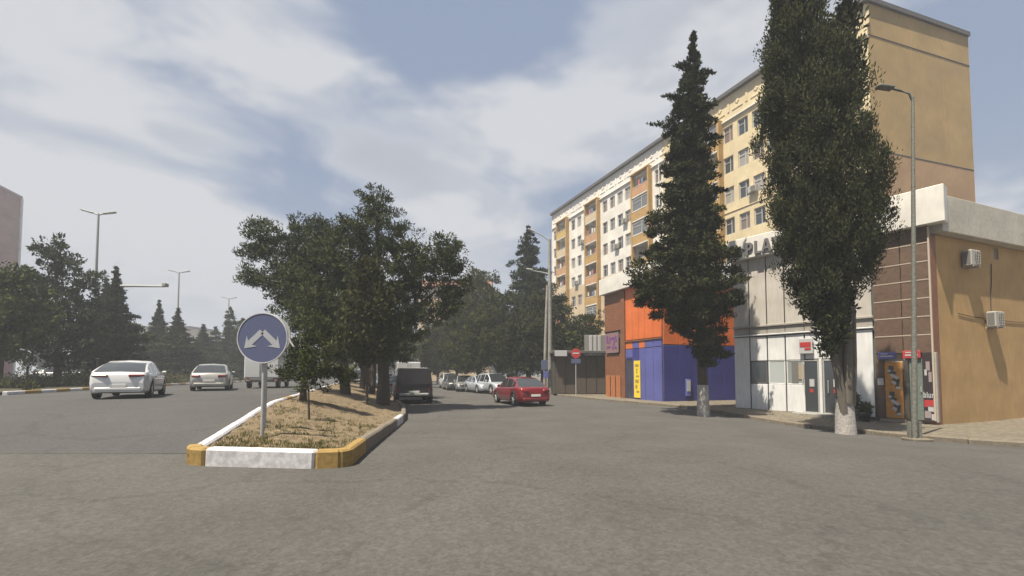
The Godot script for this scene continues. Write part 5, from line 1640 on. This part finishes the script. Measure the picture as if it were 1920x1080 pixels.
# ------------------------------------------------------------------ street furniture
func furniture() -> void:
	# keep-either-side sign
	var p := spot(-4.45, 8.0, 0.1)
	var t := thing("direction_sign", "round blue sign with two white arrows pointing down left and right", "sign", p)
	var b := Build.new()
	b.tube([Vector3(0, -0.1, 0), Vector3(0, 2.15, 0)], [0.032, 0.032], 12)
	put("pole", b.done(), M.steel, t)
	var disc := Basis(Vector3.RIGHT, PI / 2)
	b = Build.new()
	b.lathe([Vector2(0, -0.012), Vector2(0.44, -0.012), Vector2(0.445, 0.0), Vector2(0.44, 0.012), Vector2(0, 0.012)], 48, Transform3D(disc, Vector3.ZERO))
	var d := put("disc", b.done(), M.sign_blue, t, T(0, 1.78, 0.06))
	b = Build.new()
	b.lathe([Vector2(0.434, 0.013), Vector2(0.436, 0.02), Vector2(0.452, 0.02), Vector2(0.457, 0.0), Vector2(0.452, -0.016), Vector2(0.425, -0.016)], 48, Transform3D(disc, Vector3.ZERO))
	put("rim", b.done(), M.sign_white, d)
	for s in [-1.0, 1.0]:
		b = Build.new()
		var arrow := PackedVector2Array([Vector2(-0.05, 0.16), Vector2(0.05, 0.16), Vector2(0.05, -0.13), Vector2(0.135, -0.08), Vector2(0.0, -0.27), Vector2(-0.135, -0.08), Vector2(-0.05, -0.13)])
		b.prism(arrow, 0.004)
		put("arrow", b.done(), mat("arrow_hazed", Color(0.36, 0.38, 0.42), 0.5, "faint", 0.6), d, Transform3D(Basis(Vector3.BACK, s * 0.80), Vector3(s * 0.125, 0.005, 0.0125)))  # white greyed, haze put into the arrow colour
	for y in [0.2, -0.2]:
		put("clamp", box_mesh(Vector3(0.12, 0.04, 0.09), 0.008), M.steel, d, T(0, y, -0.05))
	# small stay on a rear sign, its edge shows on the right
	t = thing("rear_sign", "back of a second round sign peeking out behind the blue sign", "sign", spot(-4.80, 8.7, 0.1))
	b = Build.new()
	b.tube([Vector3(0, -0.1, 0), Vector3(0, 2.1, 0)], [0.03, 0.03], 10)
	put("pole", b.done(), M.steel, t)
	b = Build.new()
	b.lathe([Vector2(0, -0.01), Vector2(0.40, -0.01), Vector2(0.40, 0.01), Vector2(0, 0.01)], 40, Transform3D(disc, Vector3.ZERO))
	put("disc", b.done(), M.steel, t, T(0.05, 1.83, -0.05))
	b = Build.new()
	b.tube([Vector3(0.42, 1.78, 0), Vector3(0.53, 1.62, 0)], [0.022, 0.018], 8)
	put("stay", b.done(), M.sign_white, t)
	# double-armed street lamps along the carriageway
	var lamp := thing("street_lamp", "tall double-armed street lamp, the nearest and highest of three", "street lamp", spot(-32.0, 34.0, 0.1), 15.0)
	b = Build.new()
	b.tube([Vector3(0, -0.1, 0), Vector3(0, 6.0, 0), Vector3(0, 13.2, 0)], [0.14, 0.11, 0.07], 12)
	put("pole", b.done(), M.steel, lamp)
	for s in [-1.0, 1.0]:
		b = Build.new()
		b.tube([Vector3(0, 13.1, 0), Vector3(s * 0.35, 13.22, 0)], [0.06, 0.05], 8)
		put("arm", b.done(), M.steel, lamp)
		var hd := put("lamp_head", box_mesh(Vector3(0.85, 0.09, 0.28), 0.03), M.steel, lamp, Transform3D(Basis(Vector3.BACK, s * 0.24), Vector3(s * 0.72, 13.32, 0)))
		put("lens", box_mesh(Vector3(0.55, 0.02, 0.2), 0.004), M.clear_lens, hd, T(s * 0.08, -0.055, 0))
	dup(lamp, "middle double-armed street lamp of the row, half as tall in the picture as the nearest", spot(-40.3, 53.5, 0.1), 15.0)
	dup(lamp, "farthest double-armed street lamp, small above the conifers", spot(-46.0, 72.0, 0.1), 15.0)
	# mast arm with camera
	t = thing("traffic_mast", "long horizontal mast arm with a camera box at its tip over the carriageway", "mast", spot(-36.5, 39.0, 0.1), -4.0)
	b = Build.new()
	b.tube([Vector3(0, -0.1, 0), Vector3(0, 4.5, 0), Vector3(0, 8.7, 0)], [0.16, 0.13, 0.11], 10)
	put("pole", b.done(), M.steel, t)
	b = Build.new()
	b.tube([Vector3(0, 8.55, 0), Vector3(3.5, 8.52, 0), Vector3(6.3, 8.45, 0)], [0.12, 0.10, 0.08], 10)
	put("arm", b.done(), M.steel, t)
	put("camera_box", box_mesh(Vector3(0.34, 0.3, 0.4), 0.03), M.concrete, t, T(6.35, 8.55, 0.05))
	# tall steel lamp post by the shops
	t = thing("steel_lamp_post", "slim tapered greenish steel lamp post before the brown tiled corner", "street lamp", spot(10.22, 11.4, 0.0))
	b = Build.new()
	b.tube([Vector3(0, 0.0, 0), Vector3(0.1, 3.0, 0), Vector3(0.2, 6.0, 0), Vector3(0.3, 8.95, 0)], [0.064, 0.056, 0.046, 0.035], 14)
	put("pole", b.done(), M.green_steel, t)
	put("base_plate", box_mesh(Vector3(0.5, 0.07, 0.4), 0.015), M.kerb_plain, t, T(0.05, 0.03, 0.02))
	for sx in [-0.13, 0.13]:
		put("gusset", box_mesh(Vector3(0.04, 0.45, 0.1), 0.008), M.green_steel, t, T(sx, 0.25, 0.0))
	b = Build.new()
	b.tube([Vector3(0.3, 8.85, 0), Vector3(0.22, 9.05, 0), Vector3(-0.05, 9.13, 0.0), Vector3(-0.25, 9.18, 0)], [0.035, 0.032, 0.028, 0.025], 8)
	put("arm", b.done(), M.green_steel, t)
	put("lamp_head", box_mesh(Vector3(0.42, 0.08, 0.2), 0.03), M.green_steel, t, Transform3D(Basis(Vector3.BACK, -0.14), Vector3(-0.42, 9.21, 0)))
	# concrete lamp post at the side street
	t = thing("concrete_lamp_post", "thick pale concrete lamp post with a stay post and two lamp arms", "street lamp", spot(2.95, 34.6, 0.1))
	b = Build.new()
	b.tube([Vector3(0, -0.1, 0), Vector3(0, 6.0, 0), Vector3(0, 12.05, 0)], [0.2, 0.16, 0.11], 12)
	put("post", b.done(), M.concrete, t)
	b = Build.new()
	b.tube([Vector3(-0.42, -0.1, 0.1), Vector3(-0.36, 4.0, 0.1), Vector3(-0.2, 8.4, 0.05)], [0.14, 0.12, 0.09], 10)
	put("stay_post", b.done(), M.concrete, t)
	for q in [[11.95, -1.25, 0.75], [9.3, -1.35, 0.28]]:
		b = Build.new()
		b.tube([Vector3(0, q[0], 0), Vector3(q[1] * 0.5, q[0] + q[2] * 0.6, 0), Vector3(q[1], q[0] + q[2], 0)], [0.05, 0.045, 0.035], 8)
		put("arm", b.done(), M.steel, t)
		put("lamp_head", box_mesh(Vector3(0.55, 0.12, 0.22), 0.04), M.steel, t, Transform3D(Basis(Vector3.BACK, -atan2(q[2], -q[1]) * 0.8), Vector3(q[1] - 0.22, q[0] + q[2] + 0.1, 0)))
	var bs := thing("blue_plate_sign", "small blue plate sign fixed to the concrete lamp post", "sign", spot(2.5, 34.2, 2.3))
	put("plate", box_mesh(Vector3(0.52, 0.75, 0.04), 0.01), M.sign_blue, bs)
	put("plate", box_mesh(Vector3(0.4, 0.5, 0.03), 0.01), M.panel_blue_sunlit, bs, T(0.1, -0.75, 0.0))
	# white cabinet beside it
	t = thing("utility_cabinet", "upright white cabinet standing at the foot of the concrete lamp post", "cabinet", spot(3.45, 33.9, 0.1))
	put("case", box_mesh(Vector3(0.42, 1.75, 0.4), 0.02), M.sign_white, t, T(0, 0.87, 0))
	put("plinth", box_mesh(Vector3(0.5, 0.6, 0.46), 0.02), M.concrete, t, T(0.12, 0.3, 0.03))
	put("door", box_mesh(Vector3(0.34, 1.0, 0.02), 0.005), M.panel_white, t, T(0, 1.18, 0.21))
	# red round sign with plate
	t = thing("no_entry_sign", "red round sign over a small blue plate on a thin post", "sign", spot(4.38, 30.6, 0.1))
	b = Build.new()
	b.tube([Vector3(0, -0.1, 0), Vector3(0, 3.2, 0)], [0.035, 0.035], 10)
	put("post", b.done(), M.steel, t)
	b = Build.new()
	b.lathe([Vector2(0, -0.01), Vector2(0.33, -0.01), Vector2(0.335, 0.0), Vector2(0.33, 0.01), Vector2(0, 0.01)], 32, Transform3D(disc, Vector3.ZERO))
	var rd := put("disc", b.done(), M.sign_red, t, T(0, 2.92, 0.05))
	put("bar", box_mesh(Vector3(0.42, 0.1, 0.01), 0.002), M.sign_white, rd, T(0, 0, 0.014))
	put("plate", box_mesh(Vector3(0.66, 0.3, 0.03), 0.008), M.sign_blue, t, T(0, 2.38, 0.05))
	# pots by the white shop
	var fw := face(Vector3(10.21, -0.30, -20.5), Vector3(14.21, -0.55, -15.0))
	var i := 0
	for q in [[4.35, 0.30, "low pale plant pot with a leafy plant behind the cypress trunk"], [4.72, 0.42, "taller pale plant pot with a spiky plant near the brown tiles"], [5.02, 0.26, "small dark plant pot with a low plant at the brown tiled corner"]]:
		var pt := thing("plant_pot", q[2], "plant pot", fw * Vector3(q[0], -0.10, 0.55))
		b = Build.new()
		var h: float = q[1]
		b.smoothing(true)
		b.lathe([Vector2(0.0, 0.0), Vector2(0.10, 0.0), Vector2(0.15, h), Vector2(0.165, h), Vector2(0.165, h + 0.03), Vector2(0.13, h + 0.03), Vector2(0.12, h - 0.04), Vector2(0.0, h - 0.04)], 18)
		put("pot", b.done(), M.concrete if i < 2 else M.dark_shade, pt)
		var Lf := Leaves.new(1200 + i)
		for k in 8:
			Lf.clump(Vector3(0.08 * sin(k * 2.0), h + 0.12 + 0.06 * k * (0.6 if i != 1 else 1.0), 0.08 * cos(k * 1.3)), Vector3(0.15, 0.12, 0.15), 40, 0.07, 0.022, GREEN_LEAF[k % 2], 0.8)
		put("plant", Lf.done(), leaf_mat(), pt)
		i += 1
	# slim posts on the left verge
	for q in [[-29.3, 31.5, 1.9, "pale slim post among the left verge shrubs, left of the white fastback"], [-31.5, 29.0, 1.3, "short dark post among the left verge shrubs near the broadleaf tree"]]:
		t = thing("verge_post", q[3], "post", spot(q[0], q[1], 0.1))
		b = Build.new()
		b.tube([Vector3(0, -0.1, 0), Vector3(0, q[2], 0)], [0.07, 0.06], 8)
		put("post", b.done(), M.kerb_plain if q[2] > 1.5 else M.dark_shade, t)
		put("cap", box_mesh(Vector3(0.18, 0.06, 0.18), 0.02), M.steel, t, T(0, q[2], 0))
	# overhead wire from the apartment roof
	t = thing("overhead_wire", "thin wire slanting up from the apartment block roof", "wire", Vector3(28.6, 27.0, -30.8))
	b = Build.new()
	b.tube([Vector3(0, 0, 0), Vector3(2.0, 1.0, 1.2), Vector3(5.0, 3.2, 3.0)], [0.012, 0.012, 0.012], 5)
	put("wire", b.done(), M.steel, t)

func _ready() -> void:
	noise_a.seed = 11
	noise_a.frequency = 0.35
	noise_b.seed = 29
	noise_b.frequency = 0.25
	setup_view()
	materials()
	ground()
	tower()
	shops()
	far_buildings()
	street_trees()
	median_trees()
	far_trees()
	vehicles()
	furniture()
